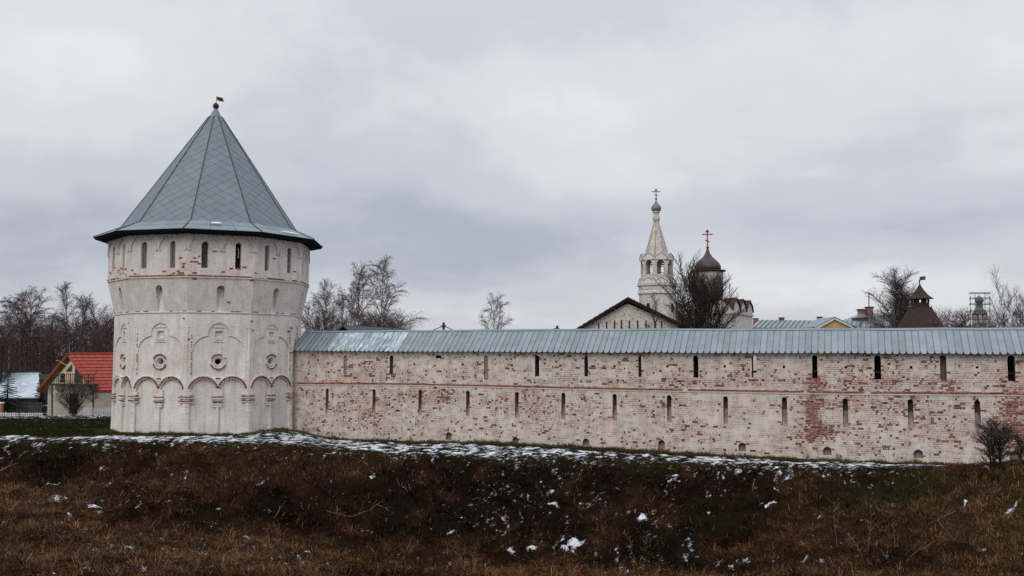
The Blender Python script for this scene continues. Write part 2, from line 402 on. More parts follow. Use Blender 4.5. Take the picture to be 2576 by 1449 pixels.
patches = []
for (x, y, rx, ry) in ((95, 1118, 34, 9), (45, 1098, 60, 6), (133, 1219, 26, 9), (136, 1258, 50, 9), (238, 1272, 55, 10), (171, 1297, 14, 6), (275, 1290, 10, 5), (505, 1357, 18, 5), (409, 1378, 18, 6),
        (473, 1284, 14, 5), (340, 1277, 22, 5), (620, 1352, 22, 7), (545, 1330, 24, 6), (774, 1390, 18, 9), (1139, 1336, 18, 9), (1160, 1310, 9, 5), (1484, 1274, 26, 11), (1617, 1301, 26, 14), (1590, 1285, 18, 8),
        (1433, 1363, 60, 7), (1426, 1383, 60, 7), (1330, 1378, 30, 6), (1380, 1240, 22, 9), (1330, 1265, 16, 4), (1400, 1270, 24, 5), (970, 1303, 14, 12), (1933, 1268, 28, 12), (1780, 1290, 12, 8), (2052, 1301, 26, 6), (2107, 1301, 22, 6),
        (2076, 1202, 28, 7), (2250, 1308, 18, 8), (2516, 1243, 34, 8), (2547, 1287, 22, 6), (2430, 1267, 16, 5), (2066, 1413, 22, 5), (1950, 1230, 16, 4), (1250, 1300, 14, 6), (1880, 1415, 14, 8), (2470, 1385, 24, 12), (2570, 1392, 18, 10),
        (1290, 1395, 30, 6), (1520, 1440, 16, 6), (650, 1220, 16, 4), (880, 1390, 10, 6), (1700, 1195, 18, 4), (1240, 1230, 14, 6), (1180, 1238, 9, 4)):
    c = ground_hit(x, y); e = ground_hit(x, y+ry*.7); patches.append((c[0], c[1], .85*rx*c[1]/F, max(abs(c[1]-e[1])*.8, rx*c[1]/F*.45)))
def snow_mask(X, Y):
    yc = np.interp(X, crest[:, 0], crest[:, 1]); d = yc-Y
    fine = fbm(X*1.7, Y*1.3, 71, 4); vf = fbm(X*4.5, Y*3.4, 75, 3)
    # the trodden shelf below the wall
    yw = np.interp(X, np.r_[-60, -27, wb[:, 0]], np.r_[80, 76.5, wb[:, 1]])
    dw = yw-Y
    shelf = sstep(1.6, -.9, d+1.6*(fine-.5)*2)*sstep(.7, 1.9, dw+1.3*(fbm(X*.25, Y*.25, 77, 2)-.5)*2)*np.where(Y < 88, 1, 0)
    s = shelf*(.46+1.1*(fine-.47)+1.2*(vf-.5))
    s = np.maximum(s, sstep(6, 0, d)*sstep(-3, 1, d)*(.20+1.2*(vf-.5)+.6*(fine-.5)))
    # crumbs of snow caught in the grass
    s = np.maximum(s, .0+1.3*(vf-.5)+.7*(fine-.5)+.42*(fbm(X*.13, Y*.2, 79, 2)-.5))
    for px_, py_, rx, ry in patches:
        k = np.exp(-(((X-px_)/rx)**2+((Y-py_)/ry)**2))
        s = np.maximum(s, k*(.41+2.0*(vf-.46)+1.2*(fbm(X*9, Y*7, 78, 2)-.5)))
    # lane, yards behind
    left = (X < -30) & (Y > 85)
    s = np.where(left, np.where(Y < 92.5, .12+1.2*(vf-.5), .44+1.3*(vf-.5)+.5*(fine-.5))-.9*sstep(97, 104, Y)*0, s)
    s = np.where((Y > 84) & ~left, .35, s)
    return s
def green_mask(X, Y):
    yc = np.interp(X, crest[:, 0], crest[:, 1]); d = yc-Y
    g = .75*sstep(2.2, -.4, d+4.5*(fbm(X*.22, Y*.4, 83, 3)-.5))*(.35+1.1*fbm(X*.9, Y*.9, 84, 2))
    g = np.maximum(g, .8*np.exp(-(((X-23)/5)**2+((Y-60)/2.5)**2)))
    g = np.maximum(g, .12*sstep(.58, .70, fbm(X*.12+3, Y*.2, 85, 3)))
    g = g*(.65+.7*fbm(X*.6, Y*.6, 87, 2))
    return np.clip(g, 0, 1)

def bank_tint(X, Y):
    r1 = fbm(X*.10+5, Y*.16, 141, 3); r3 = fbm(X*.5, Y*.5, 143, 3)
    rust = np.array([.100, .047, .024]); dk = np.array([.010, .006, .0045]); gold = np.array([.215, .135, .062]); tan = np.array([.150, .084, .046]); gn = np.array([.026, .032, .010])
    c = rust[None]*(.35+1.3*r3[:, None])
    xr = X*60./np.maximum(Y, 1)          # bearing across the slope
    tn = np.clip(1.1*np.exp(-(((xr+24)/13)**2+((Y-50)/9)**2))+.8*np.exp(-(((xr+31)/6)**2+((Y-62)/5)**2))+.5*(fbm(X*.22, Y*.3, 145, 3)-.45)*2, 0, 1)[:, None]; c = c*(1-tn)+tan*tn*(.5+r3[:, None])
    dark = np.clip((.52-r1)*4.5+1.35*np.exp(-(((xr-8)/20)**2+((Y-61)/5.0)**2))+1.2*np.exp(-(((xr+9)/9)**2+((Y-65)/4)**2))+.8*np.exp(-(((xr-10)/24)**2+((Y-64.5)/2.5)**2))+.9*np.exp(-(((X-17)/4)**2+((Y-45)/4)**2)), 0, 1)[:, None]
    dark = dark*(1-.6*np.clip((r3-.5)*4, 0, 1)[:, None]); c = c*(1-dark*.9)+dk*dark*.9
    g = np.clip(green_mask(X, Y)*1.2-.1, 0, 1)[:, None]; c = c*(1-g)+gn*g*(.5+r3[:, None])
    go = np.clip(1.2*np.exp(-(((X-29)/5)**2+((Y-51)/7)**2))+.8*np.exp(-(((X-13)/6)**2+((Y-45)/3.5)**2)), 0, 1)[:, None]; c = c*(1-go*.85)+gold*go*.85*(.35+1.1*r3[:, None])
    return c
def make_ground():
    def axis(a, b, step, lo, hi, grow=1.28):
        m = list(np.arange(a, b, step)); s = step; x = m[-1]
        while x < hi: s *= grow; x += s; m.append(x)
        s = step; x = m[0]; l = []
        while x > lo: s *= grow; x -= s; l.append(x)
        return np.array(l[::-1]+m)
    xs = axis(-47, 45, .19, -3500, 3500); ys = axis(36, 97, .17, -300, 4500)
    X, Y = np.meshgrid(xs, ys); Z = terrain(X, Y)
    far = sstep(130, 400, np.hypot(X, Y)); Z = Z*(1-far)+(-.5)*far
    sn = snow_mask(X, Y); gr = green_mask(X, Y)
    Z = Z+np.clip(sn-.5, 0, .4)*.06
    ny, nx = X.shape; i = np.arange(ny*nx).reshape(ny, nx)
    Q = np.stack([i[:-1, :-1], i[:-1, 1:], i[1:, 1:], i[1:, :-1]], -1).reshape(-1, 4)
    m, nt, b = material('turf_and_snow'); g = NT(nt)
    n1 = g.noise(g.pos(), .5, 5); n2 = g.noise(g.pos(), 6, 4, .65); n3 = g.noise(g.pos(), 2.2, 4)
    br = g.mix(n1, (.012, .007, .0045), (.026, .014, .008)); br = g.mix(g.mr(n2, .45, .65), br, (.008, .005, .004))
    gn = g.mix(n3, (.010, .013, .004), (.024, .027, .008)); gn = g.mix(g.mr(n2, .5, .65), gn, (.020, .015, .007))
    c = g.mix(.8, br, g.attr('tint')[0]); c = g.mix(g.mr(n2, .40, .62), c, (.012, .008, .006)); c = g.mix(g.math('MULTIPLY', g.attr('green')[2], .7), c, gn)
    s = g.math('ADD', g.attr('snow')[2], g.math('MULTIPLY', g.math('SUBTRACT', g.noise(g.pos((1, 1.3, 1)), 4.2, 6, .75), .5), 2.0))
    k = g.mr(s, .44, .72)
    c = g.mix(k, c, (.62, .655, .71))
    b.inputs['Specular IOR Level'].default_value = 0; b.inputs['Roughness'].default_value = 1
    g.set(b.inputs['Base Color'], c); g.bump(b, g.math('ADD', n2, g.math('MULTIPLY', k, .3)), .7, .08)
    me = fast_mesh('ground', np.stack([X, Y, Z], -1).reshape(-1, 3), Q, [m], {'snow': sn.ravel(), 'green': gr.ravel(), 'tint': np.concatenate([bank_tint(X.ravel(), Y.ravel())*.30, np.ones((X.size, 1))], 1)}, True)
    tag(link('ground', me), kind='structure')
make_ground()

# ------------------------------------------------------------------ fortress wall
wall = empty('fortress_wall', W(12, 0, -.5), 'long limewashed brick fortress wall with two rows of loopholes running right from the corner tower', 'wall')
BH, BL = .152, .38
opens = []   # (s, half width, z0, z1, arched, kind)
def op(px, y0, y1, w, kind, arched=True):
    s, zt = wall_sz(px, y0); _, zb = wall_sz(px, y1); opens.append([s, w/2, zb, zt, arched, kind])
for x, y1, w, k in ((869, 942, .34, 'blind'), (985, 941, .34, 'wood'), (1103, 901, .50, 'square'), (1223, 955, .34, 'blind'), (1351, 947, .36, 'gallery'), (1475, 947, .34, 'light'), (1611, 948, .34, 'light'),
                    (1750, 950, .38, 'gallery'), (1897, 950, .36, 'light'), (2049, 951, .36, 'gallery'), (2207, 955, .44, 'gallery'), (2372, 957, .40, 'wood'), (2543, 959, .46, 'gallery'), (2720, 961, .44, 'gallery')):
    op(x, 894, y1, w, k, k != 'square')
for x, y0 in zip((823, 941, 1057, 1177, 1300, 1417, 1546, 1683, 1825, 1973, 2126, 2290, 2458, 2640), (977, 979, 981, 983, 986, 988, 991, 994, 997, 999, 1002, 1004, 1006, 1008)):
    op(x, y0, y0+62+(x-800)*.008, .30+.08*(x-800)/1700, 'slope')
for x, y0, y1, w in ((1129, 1087, 1106, .52), (1297, 1100, 1113, .54), (1474, 1103, 1120, .54), (1664, 1107, 1128, .52), (1867, 1114, 1135, .52), (2081, 1124, 1145, .55), (2310, 1131, 1153, .60), (2553, 1136, 1160, .64), (2790, 1143, 1166, .64)):
    op(x, y0, y1, w, 'low')
for x, y in ((930, 915), (1042, 916), (1164, 917), (1288, 919), (1409, 920), (1546, 921), (1679, 922), (1823, 922), (1972, 923), (2128, 924), (2292, 924), (2458, 924)):
    op(x, y-2.8, y+2.8, .17, 'putlog', False)
def half_at(o, z):
    s, h, z0, z1, arch, _ = o
    if z < z0 or z > z1: return 0
    if arch and z > z1-h: return math.sqrt(max(h*h-(z-(z1-h))**2, 0))
    return h
# how much lime has gone, painted from the photograph in (s, z)
wearspots = []
for x, y, rx, ry, a in ((900, 915, 60, 28, .55), (1010, 945, 120, 14, .50), (1230, 950, 90, 10, .42), (925, 1020, 75, 40, .80), (1000, 990, 140, 16, .55), (1110, 1010, 70, 28, .62), (1240, 1010, 80, 26, .45),
        (930, 1080, 90, 30, .55), (1120, 1000, 40, 14, .4), (1350, 1025, 35, 60, .60), (1300, 1030, 90, 40, .30), (1600, 960, 400, 12, .50), (1450, 1010, 60, 22, .35), (1690, 1020, 60, 28, .38), (1620, 1030, 70, 25, .28), (1900, 955, 300, 18, .50),
        (2050, 960, 25, 22, 1.0), (2045, 1045, 24, 56, 1.35), (2075, 1085, 40, 18, 1.1), (2050, 1100, 60, 30, .35), (1985, 1010, 90, 25, .55), (2130, 1020, 70, 40, .62), (2250, 1015, 90, 35, .80), (2250, 960, 120, 16, .75),
        (2400, 1025, 70, 32, .75), (2380, 965, 180, 14, .62), (2548, 1060, 42, 80, 1.25), (2550, 970, 35, 30, .75), (1400, 915, 30, 35, .35), (2100, 900, 400, 20, .18), (820, 1010, 45, 60, .40), (1690, 1090, 300, 30, .10), (2300, 1100, 250, 40, .15),
        (1640, 905, 160, 16, -.15), (1120, 900, 120, 25, -.28), (1000, 1050, 100, 10, -.2), (1500, 1085, 130, 30, -.10), (1720, 1000, 130, 8, -.3), (2100, 999, 600, 5, -.35), (1300, 978, 500, 5, -.2), (2500, 1000, 30, 60, -.3),
        (1950, 1130, 400, 14, -.15), (2300, 900, 60, 12, -.2)):
    s, z = wall_sz(x, y); s2, z2 = wall_sz(x+rx, y+ry); wearspots.append((s, z, abs(s2-s), abs(z-z2), a))
def wear_at(s, z):
    w = .36+.0*s
    for a, b, ra, rb, k in wearspots: w = w+(.80 if k > .95 else .42)*k*np.exp(-(((s-a)/ra)**2+((z-b)/rb)**2))
    return w+.50*(fbm(s*.5, z*.8, 91, 4)-.5)+.95*(fbm(s*1.9, z*3.8, 93, 3)-.5)
def bulge(s, z): return .05*(fbm(np.asarray(s)*.16, np.asarray(z)*.3, 61, 2)-.5)

red_cells = []
class Cells:      # open backed boxes on the wall, all in one mesh
    def __init__(s): s.a = []
    def add(s, s0, s1, z0, z1, zs0, zs1, d, dep, mi, wear, tone): s.a.append((s0, s1, z0, z1, zs0, zs1, d, dep, mi, wear, tone))
    def mesh(s, name, mats, og):
        A = np.array(s.a); n = len(A); s0, s1, z0, z1, q0, q1, d, dep, mi, we, to = A.T
        P = []
        for dd in (0, 1):
            for (ss, zz) in ((s0, z0+q0), (s1, z0+q1), (s1, z1+q1), (s0, z1+q0)):
                D = d-dd*dep+bulge(ss, zz)
                P.append(np.stack([ss*CT+D*WN[0], K-ss*ST+D*WN[1], zz], -1))
        V = np.stack(P, 1).reshape(-1, 3)-og
        b = (np.arange(n)*8)[:, None, None]
        # front faces look to -normal side: order for outward normals
        fq = np.array([(0, 1, 2, 3), (1, 0, 4, 5), (3, 2, 6, 7), (0, 3, 7, 4), (2, 1, 5, 6)])[None]
        Q = (b+fq).reshape(-1, 4)
        return fast_mesh(name, V, Q, mats, {'wear': np.repeat(we, 8), 'tone': np.repeat(to, 8)}, mi=np.repeat(mi, 5))
cells = Cells()
def cut(a, b, z):
    """what is left of the span a..b at height z once the openings are taken out"""
    spans = [(a, b)]
    for o in opens:
        if o[0]+o[1] < a or o[0]-o[1] > b: continue
        h = half_at(o, z)
        if h <= 0: continue
        l, r = o[0]-h, o[0]+h; ns = []
        for p, q in spans:
            if q <= l or p >= r: ns.append((p, q)); continue
            if l-p > .02: ns.append((p, l))
            if q-r > .02: ns.append((r, q))
        spans = ns
    return spans
rows = range(-34, 20)
for r in rows:
    if r in (0, 1): pass
    s = S0+(r % 2)*.215-rnd.random()*.05
    while s < S1:
        L = BL if rnd.random() < .6 else BL*.52
        L *= rnd.uniform(.9, 1.08)
        if s+L > S1: L = S1-s
        if L < .05: break
        sm = s+L/2; zc = float(z_course(sm)); z = zc+r*BH; zt = float(z_eave(sm))+.36-BH
        if z > zt or z+BH < float(z_base(sm))-.6: s += L; continue
        w = float(wear_at(sm, z+BH/2)); q = rnd.random()
        zs0 = float(z_course(s))-zc; zs1 = float(z_course(s+L))-zc
        pr = min(max((w-.27)*.80, 0), .90) + (.012 if w > .25 else .003)
        pj = min(max((w-.12)*1.9, .06), 1)
        kind = 'red' if q < pr else ('brick' if rnd.random() < pj else 'plaster')
        jt = .013
        near = any(o_[0]-o_[1] < s+L+.02 and o_[0]+o_[1] > s-.02 and o_[2] < z+BH+.02 and o_[3] > z-.02 for o_ in opens)
        if near:
            for q4 in range(5):
                zq = z+BH*q4/5
                for a, b in cut(s, s+L, zq+BH/10):
                    za = zs0+(zs1-zs0)*(a-s)/L; zb = zs0+(zs1-zs0)*(b-s)/L
                    cells.add(a, b, zq, zq+BH/5, za, zb, -.002, .05, 1 if kind == 'red' and .5 < q4 < 4.5 else 0, w, .3+.4*((r*7+int(s*3)) % 5)/5)
            s += L; continue
        for a, b in cut(s, s+L, z+BH/2):
            za = zs0+(zs1-zs0)*(a-s)/L; zb = zs0+(zs1-zs0)*(b-s)/L
            if kind == 'plaster': cells.add(a, b, z, z+BH, za, zb, 0, .05, 0, w*.8, 0)
            elif kind == 'brick':
                ja = jt*rnd.uniform(.4, 1.8)
                cells.add(a+ja, b-ja*.5, z+jt*rnd.uniform(.2, 2.2), z+BH-jt*rnd.uniform(0, 1), za, zb, rnd.uniform(-.022, .010), .05, 0, w, 0)
            else:
                dd = rnd.uniform(-.030, .002); za2, zb2 = z+.022+rnd.random()*.02, z+BH-.018-rnd.random()*.03; l, r_ = a+.022, b-.018
                f = 1 if rnd.random() < .15+.85*max(0, w-.55) else rnd.uniform(.18, .62)
                if f < 1:         # lime still hides one end of it
                    if rnd.random() < .5: cells.add(a+.004, l+(r_-l)*(1-f), z+.01, z+BH-.006, za, zb, rnd.uniform(-.01, .004), .05, 0, w, 0); l = l+(r_-l)*(1-f)+.008
                    else: cells.add(r_-(r_-l)*(1-f), b-.004, z+.01, z+BH-.006, za, zb, rnd.uniform(-.01, .004), .05, 0, w, 0); r_ = r_-(r_-l)*(1-f)-.008
                if r_-l > .07: red_cells.append((l, r_, za2, zb2, za, zb, dd, .045, 1, w, rnd.random()))
        s += L
# the largest exposed bricks in view are parts of their own, the others stay joined
def view_size(c):
    p = W((c[0]+c[1])/2, 0, c[2]); x = 1288+F*p[0]/p[1]
    return (c[1]-c[0])/p[1] if -20 < x < 2590 else 0
red_cells.sort(key=view_size, reverse=True)
NB = 168
for c in red_cells[NB:]: cells.add(*c)
o = link('brickwork', cells.mesh('brickwork', [M['lime_wall'], M['red']], origin_of(wall)), wall); o['kind'] = 'stuff'
unit = MB(); unit.box((0, 0, 0), (1, 1, 1)); 
unit_me = mesh_from('brick', np.array(unit.v), unit.f, [M['red']])
def brick_obj(c, size, ax, parent, name='brick', me=None):
    o = bpy.data.objects.new(name, me or unit_me); col.objects.link(o); o.parent = parent
    c = np.asarray(c)-origin_of(parent)
    m = Matrix([[ax[0][i]*size[0], ax[1][i]*size[1], ax[2][i]*size[2], c[i]] for i in range(3)]+[[0, 0, 0, 1]])
    o.matrix_basis = m; return o
for c in red_cells[:NB]:
    s0, s1, z0, z1, q0, q1, d, dep = c[:8]; sm = (s0+s1)/2; zm = (z0+z1)/2+(q0+q1)/2
    brick_obj(W(sm, d-dep/2+float(bulge(sm, zm)), zm), (s1-s0, dep, z1-z0), (WD, WN, UP), wall)
# core behind the bricks (mortar), with the openings left out, in columns between them
core = MB()
cuts = sorted(set([S0, S1]+[v for o_ in opens for v in (o_[0]-o_[1], o_[0]+o_[1])]+list(np.arange(S0, S1, 1.5))))
for a, b in zip(cuts[:-1], cuts[1:]):
    if b-a < 1e-4: continue
    m_ = (a+b)/2; zt = float(z_eave(m_))+.33; zb = float(z_base(m_))-1.2
    hs = sorted([(o_[2], o_[3]) for o_ in opens if o_[0]-o_[1]-1e-6 <= a and b <= o_[0]+o_[1]+1e-6])
    cur = zb; sp = []
    for l, h in hs:
        if l > cur: sp.append((cur, l))
        cur = max(cur, h)
    if cur < zt: sp.append((cur, zt))
    for l, h in sp:
        p = []
        for zz in (l, h):
            for (ss, dd) in ((a, 0), (b, 0), (b, -1.1), (a, -1.1)): p.append(W(ss, dd-(.062 if dd == 0 else 0)+(float(bulge(ss, zz)) if dd == 0 else 0), zz))
        core.hexa(p)
core.build('wall_core', [M['joint']], wall)
# niches of the openings
def niche(o_, nm):
    s, h, z0, z1, arch, kind = o_
    mb = MB(); dep = {'slope': .55, 'low': .34, 'blind': .10, 'wood': .45, 'square': .7, 'gallery': 1.05, 'light': 1.05, 'putlog': .35}[kind]
    ring = [(-h, z0), (h, z0)]
    if arch: ring += [(h*math.cos(t), z1-h+h*math.sin(t)) for t in np.linspace(0, PI, 9)]
    else: ring += [(h, z1), (-h, z1)]
    b0 = float(bulge(s, z0))
    k = len(ring); fr = []; bk = []
    for (x, z) in ring:
        fr.append(W(s+x, -.004+b0, z))
        zz = z
        if kind == 'slope' and z == z0: zz = z0+(z1-z0)*.55
        if kind == 'low' and z == z0: zz = z0+.02
        bk.append(W(s+x*(.8 if kind in ('slope', 'low') else 1), -dep, zz))
    mb.mi = 0
    mb.add(fr+bk, [((i+1) % k, i, k+i, k+(i+1) % k) for i in range(k)])
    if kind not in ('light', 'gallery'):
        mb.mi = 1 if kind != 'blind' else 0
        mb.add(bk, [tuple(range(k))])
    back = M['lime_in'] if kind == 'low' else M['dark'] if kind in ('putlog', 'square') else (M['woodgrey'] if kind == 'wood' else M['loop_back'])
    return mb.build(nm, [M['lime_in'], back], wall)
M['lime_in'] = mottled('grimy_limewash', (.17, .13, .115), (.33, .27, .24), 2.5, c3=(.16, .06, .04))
M['loop_back'] = mottled('loophole_back', (.05, .04, .035), (.13, .10, .09), 1.5)  # darker than the limewash: shade of the recess put into the colour
for o_ in opens:
    kind = o_[5]
    nic = niche(o_, {'slope': 'loophole', 'low': 'gun_port', 'putlog': 'putlog_hole', 'square': 'opening'}.get(kind, 'loophole'))
    if kind in ('light', 'gallery'):
        mb = MB(); zz = o_[2]+(o_[3]-o_[2])*(.26 if kind == 'light' else .3)
        mb.box(W(o_[0], -.9, zz), (o_[1]*2+.3, .10, .16), (WD, WN, UP)); mb.build('beam', [M['wood']], nic)
        if kind == 'gallery':
            mb = MB(); mb.box(W(o_[0], -1.12, (o_[2]+o_[3])/2), (o_[1]*2+.1, .05, (o_[3]-o_[2])), (WD, WN, UP)); mb.build('dark_back', [M['soffit']], nic)  # added near-black sheet standing in for the gallery's shade behind the slit
# red patched base rows under the string course, the projecting string course itself: bricks and a limewashed bead
s = S0+1.7; k = 0
gaps = [wall_sz(1723, 980)[0]]
while s < S1-.1:
    L = .50 if s > 30 else .46
    L *= rnd.uniform(.85, 1.12)
    if not any(abs(s+L/2-g_) < .35 for g_ in gaps) and rnd.random() > .03:
        sm = s+L/2; zc = float(z_course(sm))+rnd.uniform(-.008, .008); sl = float(z_course(s+L)-z_course(s))/L
        ax = (WD+UP*sl, WN, UP)
        brick_obj(W(sm, .035+float(bulge(sm, zc)), zc+.055), (L-.018, .11, .105), ax, wall)
    s += L
bead = MB(); ss = np.arange(S0+1.7, S1, 1.0)
for a, b in zip(ss[:-1], ss[1:]):
    p = []
    for dz in (-.14, -.005):
        for sx, dd in ((a, .055), (b, .055), (b, -.05), (a, -.05)):
            p.append(W(sx, dd-(.02 if dz < -.1 and dd > 0 else 0)+float(bulge(sx, float(z_course(sx)))), float(z_course(sx))+dz))
    bead.hexa(p)
bead.build('string_course', [M['lime_wall']], wall)
# low rear parapet, posts and the walk behind
rear = MB()
for s in np.arange(S0+1, S1, 3.2):
    rear.mi = 0; rear.box(W(s, -3.3, (float(z_eave(s))+.2-2.4)+.6), (.22, .22, 3.6), (WD, WN, UP))
rear.build('gallery_posts', [M['wood']], wall, kind='stuff')
wk = MB(); wk.box(W((S0+S1)/2, -2.3, 4.0), (S1-S0, 2.3, .2), (WD, WN, UP)); wk.build('walkway', [M['woodgrey']], wall)
lw = MB(); lw.box(W((S0+S1)/2, -3.3, 1.5), (S1-S0, .3, 5.2), (WD, WN, UP)); lw.build('rear_wall', [M['lime_wall']], wall)

# roof over the wall walk: toothed metal sheets
wroof = MB()
SP = .452
def rp(s, t, h=0.):       # t = 0 eave, 1 ridge
    q = .05*(float(fbm(s*.35, 0., 171, 2))-.5)+.03*(float(vnoise(s*1.3, 2., 172))-.5)
    a = W(s, .5, float(z_eave(s))+q*.8); b = W(s, -1.85, float(z_ridge(s))+q); p = a+(b-a)*t
    return p+UP*h
s = S0+1.25; i = 0
snow_s = (wall_sz(832, 860)[0]-.2, wall_sz(1000, 860)[0])
while s < S1:
    mb = MB(); e = .012
    # outline: tooth at the lower end
    wv = .5*SP
    L2 = SP
    pts = [(0+e, .075), (.045, .072), (.055, .038), (.02+.0, .036), (.13, -.012), (L2-.13, -.012), (L2-.02, .036), (L2-.055, .038), (L2-.045, .072), (L2-e, .075), (L2-e, 1.0), (e, 1.0)]
    top = [rp(s+a, t, .02) for a, t in pts]; bot = [p-UP*.018 for p in top]; k = len(pts)
    mb.add(top+bot, [tuple(range(k)), tuple(range(2*k-1, k-1, -1))]+[((j+1) % k, j, k+j, k+(j+1) % k) for j in range(k)])
    # raised seam along the left edge
    mb.mi = 1
    a = rp(s, .08, .02); b = rp(s, 1.0, .02); hh = .035 if rnd.random() < .75 else .02
    mb.beam(a+UP*hh/2, b+UP*hh/2, .018, hh)
    sn = snow_s[0] < s < snow_s[1]
    mb.build('roof_sheet', [M['roof_snow'] if sn else M['roof'], M['seam'] if not sn or rnd.random() < .5 else M['snow']], wall, label='roof sheet streaked with thin snow' if sn else None)
    s += SP; i += 1
cap = MB(); ss = np.arange(S0+1.4, S1+.1, 2.26)
for j, (a, b) in enumerate(zip(ss[:-1], ss[1:])):
    cm = MB(); lift = .004*(j % 2)
    for sx in (0,):
        p = []
        for q in (a, b+.05):
            R = rp(q, 1, .05+lift)
            p += [R-WN*(-.16)-UP*.10, R+UP*.035, R-WN*.16-UP*.10]
        th = UP*.02
        cm.add(p+[x-th for x in p], [(0, 3, 4, 1), (1, 4, 5, 2), (6, 7, 10, 9), (7, 8, 11, 10), (0, 1, 7, 6), (1, 2, 8, 7), (3, 9, 10, 4), (4, 10, 11, 5), (0, 6, 9, 3), (2, 5, 11, 8)])
    cm.build('ridge_cap', [M['tent2']], wall)
br = MB()
for a, b in zip(ss[:-1], ss[1:]):
    A = rp(a, 1, 0); B = rp(b, 1, 0); C_ = B-WN*2.4-UP*1.75; D = A-WN*2.4-UP*1.75
    br.add([A, B, C_, D, A-UP*.04, B-UP*.04, C_-UP*.04, D-UP*.04], [(0, 1, 2, 3), (7, 6, 5, 4), (3, 2, 6, 7)])
br.build('rear_slope', [M['roof']], wall)
ft = MB()
for s in np.arange(S0+1.6, S1, 1.1):
    a = rp(s, .03, -.07); b = rp(s, .96, -.07); ft.beam(a, b, .08, .10)
ft.build('rafters', [M['wood']], wall, kind='stuff')

# ------------------------------------------------------------------ corner tower
NF, PH = 10, .073
R_BASE, R_TOP, R_EAVE, R_BRK = 7.97, 8.59, 9.86, 7.65
ZC2, ZC1, ZE = 10.5, 13.27, 17.06
ZBRK = 18.0
tower = empty('corner_tower', (TX, TY, .4), 'big whitewashed ten sided corner tower under a tall grey tent roof', 'tower')
def Rz(z):
    z = np.asarray(z, float)
    return np.where(z < ZC2, R_BASE+.06*sstep(3, 0, z), R_BASE+(R_TOP-R_BASE)*np.clip((z-ZC2)/(ZC1-ZC2), 0, 1))
def facet(k, t, z, d=0., R=None):
    R = Rz(z) if R is None else R
    a0 = PH+2*PI/NF*k; a1 = a0+2*PI/NF; am = (a0+a1)/2; t = (np.asarray(t)+1)/2
    x = R*(math.sin(a0)*(1-t)+math.sin(a1)*t)+d*math.sin(am); y = -R*(math.cos(a0)*(1-t)+math.cos(a1)*t)-d*math.cos(am)
    return np.stack([TX+x, TY+y, np.asarray(z)+0*x], -1)
def frame(k):
    am = PH+2*PI/NF*(k+.5); n = np.array([math.sin(am), -math.cos(am), 0]); return np.array([math.cos(am), math.sin(am), 0]), n, UP
HW = R_BASE*math.sin(PI/NF)            # half width of a side, metres
def zy(py): return float(at(550, py, 77.4)[2])
Z_ARCH = zy(985); R_AR = 1.02; A_C = 1.13            # impost of the small arches, inner radius, their centres
Z_WIN = zy(910); Z_SH = zy(862); Z_LOBE = zy(838); Z_PAN = zy(951)
Z_SP = 15.55; R_SP = 1.22
Z_GR = -.4
def relief(k, x, z):
    """depth of the masonry face, metres: niches, trefoil panel, round window, slits, blind arcade"""
    d = np.zeros_like(x); hw = Rz(z)*math.sin(PI/NF)
    # lower pair of arched niches
    for c in (-A_C, A_C):
        xx = x-c
        ins = ((z < Z_ARCH) & (np.abs(xx) < R_AR)) | ((z >= Z_ARCH) & (xx**2+(z-Z_ARCH)**2 < R_AR**2))
        d = np.where(ins, -.17, d)
    # trefoil headed panel
    pan = (z > Z_PAN) & (np.abs(x) < 2.02) & (z < Z_SH-.72)
    pan |= ((np.abs(x)-.78)**2+(z-(Z_SH-.72))**2 < 1.24**2) & (z >= Z_SH-.72) & (np.abs(x) > .5)
    pan |= (np.abs(x) <= .80) & (z >= Z_SH-1) & (z < Z_LOBE)
    pan |= (x**2+(z-Z_LOBE)**2 < .80**2) & (z >= Z_LOBE)
    arch_zone = np.zeros_like(pan)
    for c in (-A_C, A_C): arch_zone |= ((x-c)**2+(z-Z_ARCH)**2 < (R_AR+.24)**2)
    d = np.where(pan & ~arch_zone, -.09, d)
    # small framed recess in the head of the panel
    zz = zy(842)
    fr = (np.abs(x) < .37) & (np.abs(z-zz) < .36); inn = (np.abs(x) < .27) & (np.abs(z-zz) < .26)
    d = np.where(fr, -.05, d); d = np.where(inn, -.22, d)
    # stepped round window
    r = np.hypot(x, z-Z_WIN)
    d = np.where(r < .62, -.02, d); d = np.where(r < .50, -.10, d); d = np.where(r < .40, -.055, d); d = np.where(r < .31, -.2, d); d = np.where(r < .22, -1.0, d)
    # sunk pilaster strips at the corners
    ed = hw-np.abs(x)
    d = np.where((ed > .10) & (ed < .22) & (z < Z_PAN+4.1) & (z > Z_PAN+.4), -.05, d)
    # tapering embrasure in the middle zone
    em = (np.abs(x-.05) < .27) & (z > ZC2-.05) & (z < 12.35) | (((x-.05)**2+(z-12.35)**2 < .27**2) & (z >= 12.35))
    d = np.where(em, -.06-.60*np.clip((z-ZC2)/2.1, 0, 1), d)
    # top zone: two slits and the blind arcade
    for c in (-1.27, 1.35 if k != 1 else 1.30):
        w = .22
        sl = (np.abs(x-c) < w) & (z > 14.05) & (z < 15.95) | (((x-c)**2+(z-15.95)**2 < w*w) & (z >= 15.95))
        d = np.where(sl, -.85, d)
    sp = (z > Z_SP) & (np.hypot(np.abs(x)-1.32, z-Z_SP) > R_SP)
    d = np.where(sp, .075, d)
    return d+.03*(fbm(x*.7+k*7, z*.7, 101, 3)-.5)+.010*(fbm(x*5+k*7, z*9, 103, 2)-.5)
Vs = []; Qs = []; UVs = []; We = []; off = 0
